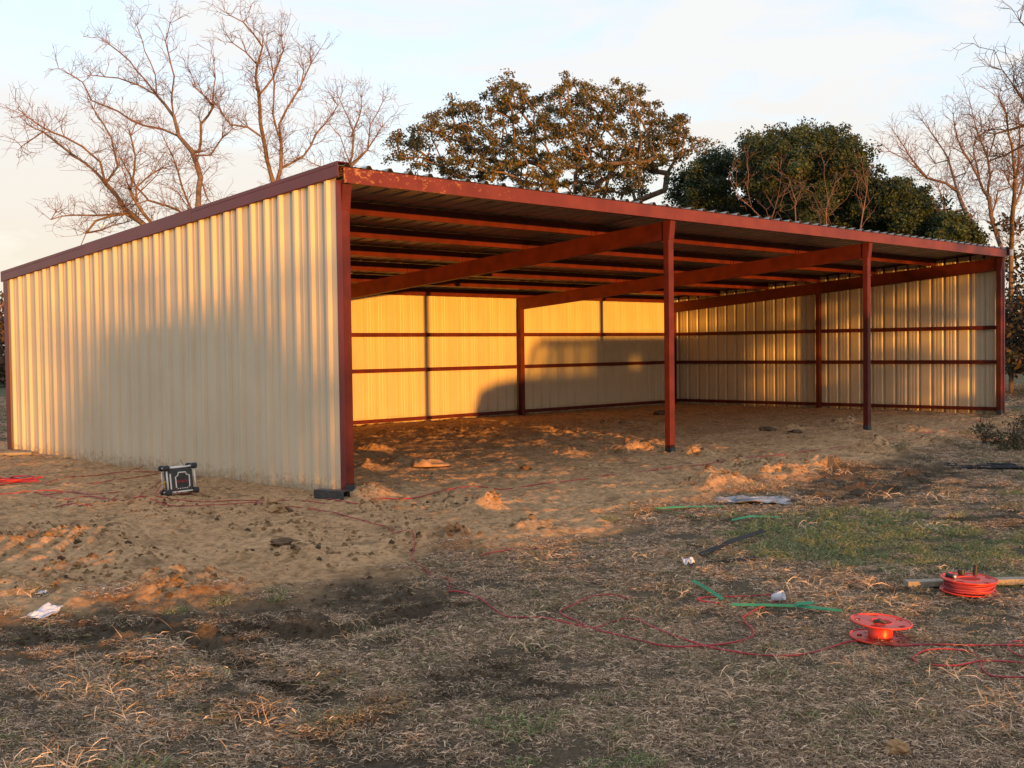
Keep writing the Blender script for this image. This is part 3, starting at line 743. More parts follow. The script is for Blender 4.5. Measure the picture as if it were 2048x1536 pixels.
leafy_tree('live_oak', 'broad evergreen oak with gnarled limbs and bronze-green leaf clumps behind the shed roof', 'tree', 46,
           [[(1120, 420, 0), (1110, 380, .2), (1080, 330, -1), (1030, 290, -2)], [(1150, 420, 0), (1160, 330, 1), (1150, 270, 1.5)], [(1200, 420, .5), (1220, 340, 0), (1270, 290, -1.2)], [(1180, 400, 0), (1240, 350, 2.5), (1300, 300, 3)],
            [(1100, 410, 0), (1000, 340, 1.5), (930, 320, 2)], [(1240, 420, -.5), (1330, 380, -1), (1350, 320, -1)]],
           oak, 135, 19, 4.0, .33, 105, .105, oakcols, M['oakleaf'], M['bark'], 21, tip=.027, mx=.42, inset=11, layers=2)
def C8(L): return [(1300 + a * .3652, 20 + b * .3652) for a, b in L]
cedcols = [(.034, .056, .019), (.046, .070, .025), (.024, .040, .014), (.058, .070, .030), (.034, .048, .021)]
def cedar(label, dist, trunks, poly, n, sep, depth, clump, leaves, seed, layers=2, lsize=.15):
    leafy_tree('evergreen_tree', label, 'tree', dist, trunks, poly, n, sep, depth, clump, leaves, lsize, cedcols, M['cedarleaf'], M['barkdark'], seed, tip=.012, group='dark evergreens behind the shed', layers=layers, flat=.85)
cedar('big round dark green evergreen, tallest of the evergreen clump behind the roof', 40, [[(1600, 440, 0), (1600, 380, .3), (1620, 320, 0)]],
      C8([(430, 900), (480, 760), (500, 700), (600, 680), (660, 640), (760, 635), (830, 650), (880, 640), (960, 640), (1010, 630), (1060, 660), (1100, 720), (1160, 720), (1180, 800), (1230, 880), (1240, 1000), (1260, 1200), (900, 1200), (780, 1100), (700, 1080), (520, 980)]),
      175, 15, 2.9, .34, 140, 31, 2, .092)
cedar('low wide dark evergreen between the oak and the round evergreen', 42, [[(1400, 430, 0), (1390, 390, 0)]],
      C8([(100, 1010), (150, 900), (240, 860), (310, 800), (390, 760), (460, 760), (480, 860), (430, 950), (480, 1080), (500, 1160), (250, 1130), (130, 1080)]), 85, 13, 2.0, .33, 125, 32, 2, .092)
cedar('rounded dark evergreen with a dense crown right of the tallest one', 39, [[(1790, 470, 0), (1790, 420, 0)]],
      C8([(1200, 1180), (1210, 1000), (1270, 930), (1330, 915), (1420, 925), (1480, 960), (1520, 1040), (1530, 1150), (1560, 1250), (1200, 1240)]), 100, 13, 1.7, .31, 140, 33, 2, .09)
cedar('smallest dark evergreen, low over the right end of the roof', 38, [[(1890, 490, 0), (1890, 460, 0)]],
      C8([(1500, 1250), (1520, 1140), (1580, 1110), (1660, 1090), (1720, 1150), (1780, 1220), (1830, 1300), (1550, 1290)]), 66, 11, 1.3, .27, 125, 34, 2, .088)
cedar('dark understorey evergreen low behind the middle of the roof', 43, [[(1640, 450, 0), (1640, 420, 0)]],
      C8([(420, 1140), (520, 960), (700, 880), (900, 860), (1120, 900), (1300, 960), (1480, 1060), (1660, 1130), (1860, 1300), (1300, 1260), (760, 1190)]), 150, 13, 1.5, .36, 115, 35, 2, .092)

# thin bare saplings lit in front of the evergreens
def sap(label, L, seed, dist=35, n=60, m=None):
    traced_tree('bare_sapling', label, 'sapling', dist, L, int(n * .22), .45, .0034, seed, m or M['bark'], group='bare saplings before the evergreens', mx=.07)
sap('reddish bare sapling leaning over in front of the low wide evergreen', [C8(q) for q in ([(640, 1170), (560, 1080), (480, 1020), (430, 910)], [(560, 1080), (530, 980), (540, 900)], [(660, 1160), (700, 1030), (720, 900)])], 41)
sap('pale bare sapling upright in front of the round evergreen', [C8(q) for q in ([(965, 1190), (975, 1040), (950, 900), (920, 830)], [(970, 1130), (1080, 1030), (1120, 950)], [(975, 1060), (1010, 950), (1020, 880)], [(935, 1190), (930, 1100), (890, 1000)])], 42)
sap('thin bare sapling left of the pale one, before the round evergreen', [C8(q) for q in ([(800, 1150), (800, 1060), (830, 980), (810, 890)], [(800, 1060), (770, 960)])], 43, 36, 40)
sap('thin bare sapling at the right flank of the round evergreen', [C8(q) for q in ([(1150, 1200), (1165, 1100), (1190, 980), (1170, 900)], [(1165, 1100), (1130, 1000)])], 44, 34, 40)

# dark thicket right of the shed and wood edge far left
def thicket(name, label, pts, seed, clump, leaves, size, cols, m):
    me = leaf_mesh(name, pts, clump * (.6 + .8 * np.random.default_rng(seed).random(len(pts))), leaves, size, cols, m, seed)
    o = link_mesh(name, me); return tag(o, label, None, None, 'stuff')
r = np.random.default_rng(50); pts = []
for k in range(420):
    px = r.uniform(2005, 2330); py = 745 - abs(r.normal(0, 1)) * 115 - 5; pts.append(far(px, max(py, 450), r.uniform(37, 45)))
thicket('undergrowth', 'dark tangled brush under the bare trees right of the shed', np.array(pts), 51, .55, 42, .16, [(.03, .034, .014), (.06, .04, .022), (.04, .03, .018), (.09, .055, .03)], M['cedarleaf'])
pts = []
for k in range(900):
    px = r.uniform(-700, 60); d = r.uniform(62, 75); top = 600 + 40 * math.sin(px * .02) + 25 * math.sin(px * .057)
    pts.append(far(px, r.uniform(top, 765), d))
thicket('woods', 'far dark reddish wood edge beyond the low end of the shed', np.array(pts), 52, .9, 36, .26, [(.05, .042, .02), (.10, .055, .03), (.035, .036, .016), (.13, .07, .04)], M['cedarleaf'])
pts = []
for k in range(1500):
    px = r.uniform(60, 2600); d = r.uniform(75, 95); top = 640 + 25 * math.sin(px * .013) + 20 * math.sin(px * .041)
    pts.append(far(px, r.uniform(top, 752), d))
thicket('woods', 'low far tree line on the horizon behind the shed', np.array(pts), 53, 1.2, 24, .34, [(.05, .045, .022), (.08, .052, .03), (.035, .036, .016)], M['cedarleaf'])

# ------------------------------------------------------------------ behind the camera: unseen casters placed to shade the yard and walls
def shade_brush(name, label, kind_, spec, seed):  # unseen brush, added to keep the low sun off the foreground
    rr_ = np.random.default_rng(seed); P = []
    for x0, x1, y, h, n in spec:
        for _ in range(n):
            x = rr_.uniform(x0, x1); hh = h * (.72 + .28 * math.sin(x * 2.1 + y) * math.sin(x * .9)); P.append((x, y + rr_.normal(0, .5), max(.1, hh * rr_.random() ** .7)))
    me = leaf_mesh(name, np.array(P), .22 + .1 * rr_.random(len(P)), 40, .10, [(.06, .055, .025), (.12, .09, .045), (.05, .05, .02)], M['oakleaf'], seed)
    return tag(link_mesh(name, me), label, None, None, 'stuff')
shade_brush('undergrowth', 'dry weeds added out of view behind the photographer, shading the yard', 'stuff',
          [(-30, -12.2, -27, .38, 420), (-12.2, 9, -26, .40, 620), (9, 26, -26, 1.8, 600)], 71)
pts_ = []  # unseen scrub, added and shaped for the soft shade on the left wall
rq = np.random.default_rng(73)
for _ in range(420):
    x = rq.uniform(-20.9, -19.4); top = 3.35 - .9 * max(0, (-20.6 - x)) - .8 * max(0, x + 19.6) + .25 * math.sin(x * 5)
    pts_.append((x, -55 + rq.normal(0, 1.2), (top + .25 + .45 * rq.normal()) * rq.random() ** .7 - .1))
me_ = leaf_mesh('thicket', np.array(pts_), .3 + .1 * rq.random(len(pts_)), 40, .13, [(.05, .05, .022), (.07, .06, .03)], M['oakleaf'], 74)
tag(link_mesh('thicket', me_), 'clump of scrub added out of view behind the photographer, shading the tan wall', 'bush')
# parked work truck
def truck():
    x0, y0 = -.55, -24.0; z0 = hz(3, -24.0)
    t = tag(empty('work_truck', (x0, y0, z0)), 'white work truck with a closed utility body parked off to the right of the photographer', 'truck'); t.scale = (1, 1, 1.09)
    paint = mat('white_truck_paint', (.72, .72, .70), .3, 0, .03, 3); glass = bpy.data.materials.new('truck_glass'); glass.use_nodes = True
    nn = glass.node_tree; tr = nn.nodes.new('ShaderNodeBsdfTransparent'); ms = nn.nodes.new('ShaderNodeMixShader'); ms.inputs[0].default_value = .18
    tr.inputs[0].default_value = (.58, .60, .57, 1)
    nn.links.new(tr.outputs[0], ms.inputs[1]); nn.links.new(nn.nodes['Principled BSDF'].outputs[0], ms.inputs[2]); nn.links.new(ms.outputs[0], nn.nodes['Material Output'].inputs[0])
    nn.nodes['Principled BSDF'].inputs['Roughness'].default_value = .05
    # hood and lower cab outline, seen from the side (x along the truck, z up)
    MB().prism([(.05, .5), (.05, 1.0), (.25, 1.45), (.8, 1.62), (1.75, 1.70), (4.3, 1.70), (4.3, .5)], 'y', -1.0, 1.0).build('body', paint, t, bevel=.05)
    MB().prism([(2.05, 2.42), (2.4, 2.58), (4.25, 2.6), (4.3, 2.48)], 'y', -.92, .92).build('roof', paint, t, bevel=.02)
    for xa, xb, dx in ((1.72, 1.80, .36), (3.02, 3.12, 0), (4.2, 4.3, 0)):
        for y in (-.97, .89): MB().add([(xa, y, 1.70), (xb, y, 1.70), (xb + dx, y, 2.45), (xa + dx, y, 2.45), (xa, y + .08, 1.70), (xb, y + .08, 1.70), (xb + dx, y + .08, 2.45), (xa + dx, y + .08, 2.45)],
                                       [(0, 1, 2, 3), (7, 6, 5, 4), (0, 4, 5, 1), (1, 5, 6, 2), (2, 6, 7, 3), (3, 7, 4, 0)]).build('pillar', paint, t)
    for y in (-.95, .94): MB().add([(1.8, y, 1.70), (4.2, y, 1.70), (4.2, y, 2.45), (2.16, y, 2.45)], [(0, 1, 2, 3)]).build('window', glass, t)
    # utility body with an open window hole through both sides
    for ya, yb in ((-1.05, -1.0), (1.0, 1.05)):
        m = MB(); m.box(4.4, 5.1, ya, yb, .7, 2.62); m.box(6.3, 7.9, ya, yb, .7, 2.62); m.box(5.1, 6.3, ya, yb, .7, 1.80); m.box(5.1, 6.3, ya, yb, 2.14, 2.62); MB().add([(5.1, (ya + yb) / 2, 1.8), (6.3, (ya + yb) / 2, 1.8), (6.3, (ya + yb) / 2, 2.14), (5.1, (ya + yb) / 2, 2.14)], [(0, 1, 2, 3)]).build('window', glass, t); m.build('utility_body', paint, t)
    MB().box(4.4, 7.9, -.99, .99, 2.56, 2.62).build('body_top', paint, t); MB().box(4.4, 7.9, -.99, .99, .7, .76).build('body_floor', paint, t)
    for x in (1.05, 6.4):
        for y in (-.95, .7):
            w = MB(); w.tube([(x, y, .42), (x, y + .25, .42)], .42, 20); wh = w.build('wheel', M['black'], t)
            k = MB(); k.tube([(x, y - .012, .42), (x, y + .262, .42)], .22, 14); k.build('rim', M['silver'], wh)
    for y in (-.8, .62): MB().box(.02, .06, y, y + .2, .95, 1.1).build('headlight', M['bone'], t)
truck()
# open-crowned small tree at the field edge: its thin crown sifts the sun that reaches the far gable wall
s = Skel(81)
bx, by = 6.5, -30.0; z0 = hz(bx, by); s.add((bx, by, z0 - .1), -1)
ends = []
for k in range(9): ends.append(s.path(0, (bx - 1.8 + .45 * k + s.r.normal(0, .08), by + s.r.normal(0, .5), 4 + s.r.random() * 2), .5, .1))
pts_ = []
for k in range(170):
    i = int(s.r.integers(3, len(s.p)))
    q_ = (bx + s.r.uniform(-1.75, 1.85), by + s.r.normal(0, .7), s.r.uniform(.7, 6.0)); s.path(s.nearest(np.array(q_)), q_, .35, .2); pts_.append(q_)
rt = tag(empty('small_tree', (bx, by, z0)), 'thin-leaved many-stemmed small tree at the field edge behind the photographer', 'tree')
O_ = np.array([bx, by, z0]); rad, par = s.radii(.008, 2.2, .07); V, Fq = tubes(np.array(s.p) - O_, par, rad); link_mesh('trunk', np_mesh('trunk', V, Fq, M['bark'], True), rt)
link_mesh('crown', leaf_mesh('crown', np.array(pts_) - O_, np.full(len(pts_), .34), 60, .12, [(.07, .07, .03), (.10, .08, .04)], M['oakleaf'], 82), rt)

# ------------------------------------------------------------------ grass
def clump(name, n, rad, lmin, lmax, w, cols, seed, lean=(.15, .9)):
    w *= 1.05; n = int(n * 1.45); lmin *= .85; lmax *= .82; cols = [(2.6 * c[0], 2.5 * c[1], 2.75 * c[2]) for c in cols]
    q = np.random.default_rng(seed); V = []; F = []; Cc = []
    for i in range(n):
        a = q.uniform(0, 2 * np.pi); rr_ = rad * math.sqrt(q.random()); x, y = rr_ * math.cos(a), rr_ * math.sin(a)
        g = q.uniform(0, 2 * np.pi); L = q.uniform(lmin, lmax); el = q.uniform(*lean); ww = w * q.uniform(.6, 1.3)
        d = np.array([math.cos(g), math.sin(g), 0]); sd_ = np.array([-math.sin(g), math.cos(g), 0]); curl = q.normal(0, .35)
        p = np.array([x, y, q.uniform(-.006, .012)]); b = len(V); e = el
        for k in range(4):
            f = 1 - k / 3.2
            tw = sd_ * ww * f * .5 + np.array([0, 0, ww * .25 * q.normal()])
            V += [p - tw, p + tw]
            p = p + (d * math.cos(e) + np.array([0, 0, math.sin(e)])) * L / 3; e -= q.uniform(.15, .75); 
            d = d * math.cos(curl) + sd_ * math.sin(curl); sd_ = np.array([-d[1], d[0], 0])
            if p[2] < .004: p[2] = .004
        F += [(b + 2 * k, b + 2 * k + 1, b + 2 * k + 3, b + 2 * k + 2) for k in range(3)]
        c = np.array(cols[q.integers(0, len(cols))]) * q.uniform(.35, 1.4); Cc += [(*c, 1)] * 8
    me = np_mesh(name, np.array(V), np.array(F), M['grass'])
    col = me.color_attributes.new('col', 'FLOAT_COLOR', 'POINT'); col.data.foreach_set('color', np.array(Cc, np.float32).ravel())
    return bpy.data.objects.new(name, me)
dry = [(.25, .178, .098), (.17, .118, .064), (.33, .245, .145), (.10, .068, .037), (.21, .152, .09), (.28, .20, .12)]
oldg = [(.12, .083, .045), (.19, .135, .078), (.075, .052, .03), (.11, .09, .04), (.25, .185, .11)]
grn = [(.075, .105, .03), (.10, .125, .04), (.06, .085, .025), (.20, .17, .09), (.16, .14, .08)]
mix_ = [(.095, .095, .038), (.21, .155, .085), (.28, .205, .12), (.14, .105, .055), (.08, .085, .03)]
straw = [(.34, .25, .14), (.30, .22, .12), (.26, .20, .12)]
KINDS = [clump('grass_tuft', 90, .11, .04, .11, .0036, dry, 1, (.05, .7)), clump('grass_tuft', 90, .12, .03, .09, .0034, oldg, 2, (.0, .5)), clump('grass_tuft', 80, .11, .04, .10, .0036, mix_, 3, (.1, .9)),
         clump('grass_tuft', 90, .10, .03, .085, .0036, grn, 4, (.4, 1.3)), clump('grass_tuft', 16, .14, .10, .24, .0034, straw, 5, (.25, 1.2)), clump('grass_tuft', 90, .12, .04, .12, .0036, dry, 6, (.0, .35))]
def scatter(name, label, kinds, X, Y, Z, scl, seed):
    q = np.random.default_rng(seed); n = len(X)
    me = bpy.data.meshes.new(name); me.vertices.add(n); me.vertices.foreach_set('co', np.stack([X, Y, Z], 1).astype(np.float32).ravel())
    for nm, ty, v in (('kind', 'INT', kinds), ('rz', 'FLOAT', q.uniform(0, 6.283, n)), ('sc', 'FLOAT', scl)):
        a = me.attributes.new(nm, ty, 'POINT'); a.data.foreach_set('value', np.asarray(v, np.int32 if ty == 'INT' else np.float32))
    o = bpy.data.objects.new(name, me); COL.objects.link(o); tag(o, label, None, None, 'stuff')
    ng = bpy.data.node_groups.new(name, 'GeometryNodeTree'); ng.interface.new_socket('Geometry', in_out='INPUT', socket_type='NodeSocketGeometry'); ng.interface.new_socket('Geometry', in_out='OUTPUT', socket_type='NodeSocketGeometry')
    N = ng.nodes.new; gi = N('NodeGroupInput'); go = N('NodeGroupOutput'); jn = N('GeometryNodeJoinGeometry'); lk = ng.links.new
    def at(nm, ty):
        a = N('GeometryNodeInputNamedAttribute'); a.data_type = ty; a.inputs[0].default_value = nm; return a.outputs[0]
    rz, sc, kd = at('rz', 'FLOAT'), at('sc', 'FLOAT'), at('kind', 'INT')
    cx_ = N('ShaderNodeCombineXYZ'); lk(rz, cx_.inputs[2])
    for i, ob in enumerate(KINDS):
        oi = N('GeometryNodeObjectInfo'); oi.inputs['Object'].default_value = ob; oi.inputs['As Instance'].default_value = True
        ip = N('GeometryNodeInstanceOnPoints'); cm = N('FunctionNodeCompare'); cm.data_type = 'INT'; cm.operation = 'EQUAL'; cm.inputs[3].default_value = i
        lk(kd, cm.inputs[2]); lk(cm.outputs[0], ip.inputs['Selection']); lk(gi.outputs[0], ip.inputs['Points']); lk(oi.outputs['Geometry'], ip.inputs['Instance'])
        lk(cx_.outputs[0], ip.inputs['Rotation']); lk(sc, ip.inputs['Scale']); lk(ip.outputs[0], jn.inputs[0])
    lk(jn.outputs[0], go.inputs[0])
    md = o.modifiers.new('scatter', 'NODES'); md.node_group = ng
    return o
q = np.random.default_rng(90); XS, YS = [], []
AZ0, AZ1 = YAW - .50, YAW + .50
for d0, d1, dens in ((4.0, 7, 150), (7, 10, 110), (10, 14, 65), (14, 20, 34), (20, 30, 15), (30, 48, 6)):
    n = int(dens * .5 * (AZ1 - AZ0) * (d1 ** 2 - d0 ** 2)); d = np.sqrt(q.uniform(d0 ** 2, d1 ** 2, n)); a = q.uniform(AZ0, AZ1, n)
    XS.append(CAM[0] + d * np.sin(a)); YS.append(CAM[1] + d * np.cos(a))
# the pasture beyond the frame, thinner, so the place goes on to both sides
n = 2500; d = np.sqrt(q.uniform(9, 400, n)); a = q.uniform(AZ1, AZ0 + 2 * np.pi, n); XS.append(CAM[0] + d * np.sin(a)); YS.append(CAM[1] + d * np.cos(a))
XS, YS = np.concatenate(XS), np.concatenate(YS)
gmk = masks(XS, YS); inshed = (XS > -.4) & (XS < 18.8) & (YS > -.2) & (YS < 9.3)
den = np.clip(1.15 - gmk[0] * 1.15, 0, 1) ** .8 * (1 - .58 * gmk[1]) * np.clip(.80 + .9 * fbm(XS * 1.3, YS * 1.3, 95, 3), .12, 1)
keep = (q.random(len(XS)) < den) & ~inshed
XS, YS = XS[keep], YS[keep]; gmk = tuple(v[keep] for v in gmk); ZS = height(XS, YS, gmk)
pg = np.clip(gmk[2] * .9 + .20 * (fbm(XS * .8, YS * .8, 97, 3) > .36), 0, 1)
u = q.random(len(XS)); kind = np.where(u < .32, 0, np.where(u < .52, 1, np.where(u < .66, 2, np.where(u < .685, 4, 5))))
kind = np.where(q.random(len(XS)) < pg * .78, 3, kind); kind = np.where((gmk[1] > .4) & (kind != 4), 1, kind)
rd = np.hypot(XS - CAM[0], YS - CAM[1])
scl = (.75 + .5 * q.random(len(XS))) * (1 + np.clip((rd - 10) / 22, 0, 1.3)) * np.clip(1 + .35 * fbm(XS * .9, YS * .9, 98, 2), .6, 1.4)
scatter('grass', 'matted dry winter grass with green patches over the yard', kind, XS, YS, ZS, scl, 91)

# ------------------------------------------------------------------ cords
def cord(label, px, rad=.006, m='cord', up=.008, lift=None, sub=7, extra=None):
    rad *= .8
    P = [G(a, b, 0) for a, b in px]; o = P[0].copy()
    L = smooth_line([(p[0], p[1]) for p in P], sub); xy = np.array(L)
    z = height(xy[:, 0], xy[:, 1]) + up
    z = np.convolve(np.pad(z, 2, 'edge'), np.ones(5) / 5, 'valid')
    if lift is not None: z = z + np.interp(np.linspace(0, 1, len(z)), np.linspace(0, 1, len(lift)), lift)
    pts = np.concatenate([xy, z[:, None]], 1)
    ob = MB().tube([tuple(p - o) for p in pts], rad, 6).build('extension_cord', M[m], None, True); ob.location = tuple(o)
    return tag(ob, label, 'cord', 'red extension cords on the ground')
cord('long red cord running along the open front to the far right post', [(640, 998), (720, 1001), (760, 997), (820, 998), (880, 985), (960, 972), (1010, 977), (1080, 970), (1180, 957), (1300, 944), (1420, 930), (1560, 910), (1700, 893), (1850, 868), (1930, 850), (1995, 834)], .007)
cord('red cord looping over the sand from the radio towards the dirt edge', [(258, 1000), (330, 1012), (420, 1014), (500, 1008), (570, 1016), (640, 1022), (700, 1038), (745, 1048), (778, 1055), (792, 1070), (818, 1062), (830, 1085), (822, 1115), (850, 1140), (868, 1155), (900, 1160), (898, 1185)], .006)
cord('red cord from the radio foot lying straight past the steel offcut', [(335, 992), (300, 1000), (265, 1002), (330, 1000), (420, 1005), (480, 1000), (560, 1003), (650, 1005)], .006)
cord('red cord curling up from the sand into the back of the radio', [(258, 942), (285, 938), (300, 925), (318, 928), (338, 935)], .005, lift=[0, .02, .16, .22, .28])
cord('upper red cord stretched across the sand left of the radio', [(90, 966), (150, 955), (230, 946), (318, 945)], .006)
cord('second red cord drooping across the sand into the radio side', [(120, 966), (200, 962), (260, 958), (322, 947)], .006)
cord('tangled red cord zigzagging over the sand between pile and radio', [(-20, 990), (60, 985), (130, 982), (190, 990), (240, 985), (215, 1000), (150, 985), (90, 990), (70, 985), (130, 1000), (185, 995), (260, 1000), (290, 985), (322, 962)], .006)
cord('short red cord lying lower on the sand at left', [(105, 1016), (140, 1008), (185, 1012), (130, 1012)], .006)
pile = MB(); oo = G(30, 968)
for k in range(11):
    a = [G(-70 + random.uniform(-20, 20), 972 + random.uniform(-7, 7)), G(-20, 970 + random.uniform(-8, 8)), G(30, 966 + random.uniform(-7, 7)), G(75 + random.uniform(-15, 15), 964 + random.uniform(-5, 5))]
    pile.tube([tuple(np.array(p) - oo + np.array([0, 0, .012 + .012 * (k % 5)])) for p in smooth_line(a, 6)], .007, 6)
po = pile.build('cord_pile', M['cord'], None, True); po.location = tuple(oo); tag(po, 'heap of bunched red cord at the left edge of the sand', 'cord', 'red extension cords on the ground')
cord('red cord wriggling through the matted grass to the orange reel', [(898, 1188), (930, 1193), (985, 1222), (1020, 1240), (1090, 1242), (1150, 1255), (1190, 1262), (1225, 1250), (1265, 1243), (1310, 1262), (1370, 1285), (1440, 1305), (1530, 1318), (1600, 1316), (1660, 1302), (1700, 1290), (1745, 1290), (1790, 1298), (1850, 1296), (1930, 1297), (2060, 1297)], .0065, up=.019)
cord('red cord bending sharply back on itself in the grass left of the green strap', [(1255, 1203), (1230, 1195), (1190, 1197), (1150, 1213), (1120, 1230), (1160, 1250), (1200, 1268), (1260, 1283), (1330, 1298), (1400, 1298), (1450, 1294), (1490, 1285), (1508, 1272), (1490, 1250), (1486, 1240)], .006, up=.019)
cord('red cord looped round the white cup in the grass', [(1486, 1240), (1510, 1225), (1545, 1212), (1562, 1204), (1558, 1195), (1535, 1195), (1480, 1198), (1420, 1200), (1395, 1204), (1440, 1212)], .006, up=.019)
cord('coiled red cord lying in an open loop in the right grass', [(2060, 1362), (1990, 1360), (1965, 1345), (1960, 1325), (1940, 1310), (1890, 1304), (1850, 1308), (1826, 1322), (1832, 1330)], .006, up=.019)
cord('short red cord wandering out of the right edge through the loop', [(1862, 1336), (1910, 1338), (1960, 1329), (2010, 1330), (2060, 1334)], .006, up=.019)
cord('dark red cord curling at the right edge beside the orange reel', [(2060, 1288), (2025, 1290), (2016, 1302), (2030, 1314), (2060, 1324)], .006, 'cord2', up=.019)
cord('faded red cord half hidden at the edge of the dirt', [(960, 1112), (1000, 1107), (1040, 1100), (1090, 1096)], .006, 'cord2', up=.012)

# ------------------------------------------------------------------ jobsite radio
def radio():
    p = G(360, 990); t = empty('jobsite_radio', tuple(p)); tag(t, 'black cube-shaped jobsite radio with pale roll bars on the sand by the tan wall', 'radio')
    t.rotation_euler = (R(-5), R(-3), -R(16)); t.location.z += .01; t.scale = (.76, .76, .76)
    w = .20; h0, h1 = .045, .40; d = .17
    MB().box(-.175, .175, -d + .01, d - .01, h0, h1 - .03).build('case', M['charcoal'], t, bevel=.02)
    MB().box(-.12, .12, -.09, .09, h1 - .03, h1 - .012).build('top_panel', M['bare_steel'], t, bevel=.004)
    def corner(x, y, z):
        m = MB(); m.box(-.046, .046, -.046, .046, -.042, .042); o = m.build('corner_bumper', M['black'], t, bevel=.026); o.location = (x, y, z)
    for x in (-w, w):
        for y in (-d, d):
            for z in (.045, .405): corner(x, y, z)
            MB().tube([(x, y, .08), (x, y, .37)], .0125, 8).build('roll_bar', M['bone'], t, True)
    for y in (-d, d):
        for z in (.045, .405): MB().tube([(-w + .04, y - (.012 if y < 0 else -.012), z), (w - .04, y - (.012 if y < 0 else -.012), z)], .0125, 8).build('roll_bar', M['bone'], t, True)
    for x in (-w, w):
        for z in (.045, .405): MB().tube([(x, -d + .04, z), (x, d - .04, z)], .0125, 8).build('roll_bar', M['bone'], t, True)
    f = -d + .006
    MB().tube([(-.152, f, .09), (-.152, f, .32)], .011, 6).build('side_strip', M['bone'], t)
    cr_ = [(-.095, .105), (-.098, .265), (-.062, .285), (-.052, .325), (.052, .325), (.062, .288), (.102, .278), (.098, .115), (.082, .105)]
    MB().tube([(x + .02, f, z) for x, z in cr_], .0095, 6).build('face_outline', M['bone'], t)
    MB().box(-.06, .10, f - .004, f + .006, .125, .29).build('display', M['black'], t, bevel=.003)
    fc = bpy.data.curves.new('lettering', 'FONT'); fc.body = 'BOSCH'; fc.size = .048; fc.extrude = .0015; fc.align_x = 'CENTER'
    tmp = bpy.data.objects.new('lettering', fc); COL.objects.link(tmp); bpy.context.view_layer.update()
    lm_ = bpy.data.meshes.new_from_object(tmp.evaluated_get(bpy.context.evaluated_depsgraph_get())); bpy.data.objects.remove(tmp)
    lm_.materials.clear(); lm_.materials.append(M['redprint']); fo = link_mesh('lettering', lm_, t, (.02, f - .008, .178), (R(90), 0, 0))
    for k in range(5): MB().box(-.062 + k * .033, -.046 + k * .033, f - .012, f + .002, .085, .097).build('button', M['bone'], t, bevel=.002)
    MB().tube([(.07, f - .006, .045), (.12, f - .006, .045)], .014, 8).build('latch', M['silver'], t)
    MB().tube([(.13, .16, .42), (.085, .17, .51)], .004, 6).build('antenna', M['black'], t)
    MB().tube([(-.19, -.06, .205), (-.235, -.085, .195), (-.275, -.10, .18)], [.016, .014, .009], 8).build('plug', M['yellow'], t, True)
    MB().tube(smooth_line([(-.275, -.10, .18), (-.33, -.12, .12), (-.40, -.16, .05), (-.46, -.19, .012)], 5), .006, 6).build('power_lead', M['cord'], t, True)
    MB().tube(smooth_line([(-.19, -.02, .13), (-.26, -.06, .09), (-.36, -.10, .03), (-.43, -.13, .01)], 5), .006, 6).build('power_lead', M['cord'], t, True)
    MB().tube(smooth_line([(-.06, f - .012, .11), (-.085, f - .03, .07), (-.075, f - .045, .02), (-.02, f - .05, .012), (.04, f - .045, .015)], 5), .005, 6).build('power_lead', M['cord'], t, True)
radio()

# ------------------------------------------------------------------ steel tube offcut at the corner
def offcut():
    p = G(664, 999); t = empty('steel_offcut', tuple(p), 0); tag(t, 'short dark steel box section offcut lying at the front corner post', 'steel offcut')
    t.rotation_euler = (0, 0, -R(74)); L = .20; w, h, k = .06, .105, .008
    m = MB(); m.box(-L, L, -w, w, 0, k); m.box(-L, L, -w, w, h - k, h); m.box(-L, L, -w, -w + k, k + .0005, h - k - .0005); m.box(-L, L, w - k, w, k + .0005, h - k - .0005)
    m.build('tube_wall', M['bare_steel'], t)
offcut()

# ------------------------------------------------------------------ cord reels
def flange(z, R0, rin, nh, hr, rim, ph):
    """disc with a centre opening and a ring of oval holes, built as a polar sheet with real thickness"""
    n = 72; rc = (rin + R0) / 2 + .012; rad = [rin] + list(np.linspace(rin + .012, R0 - .012, 9)) + [R0]
    vs = []; fs = []; idx = {}
    for i, r_ in enumerate(rad):
        for k in range(n): idx[i, k] = len(vs); g = 2 * math.pi * k / n; vs.append((r_ * math.cos(g), r_ * math.sin(g), z))
    for i in range(len(rad) - 1):
        for k in range(n):
            rm = (rad[i] + rad[i + 1]) / 2; g = 2 * math.pi * (k + .5) / n; hole = False
            for j in range(nh):
                a = (g - ph - 2 * math.pi * j / nh + math.pi) % (2 * math.pi) - math.pi
                if (a * rm / (hr * 1.35)) ** 2 + ((rm - rc) / (hr * .8)) ** 2 < 1: hole = True
            if not hole: fs.append((idx[i, k], idx[i + 1, k], idx[i + 1, (k + 1) % n], idx[i, (k + 1) % n]))
    m = MB(); m.add(vs, fs); return m
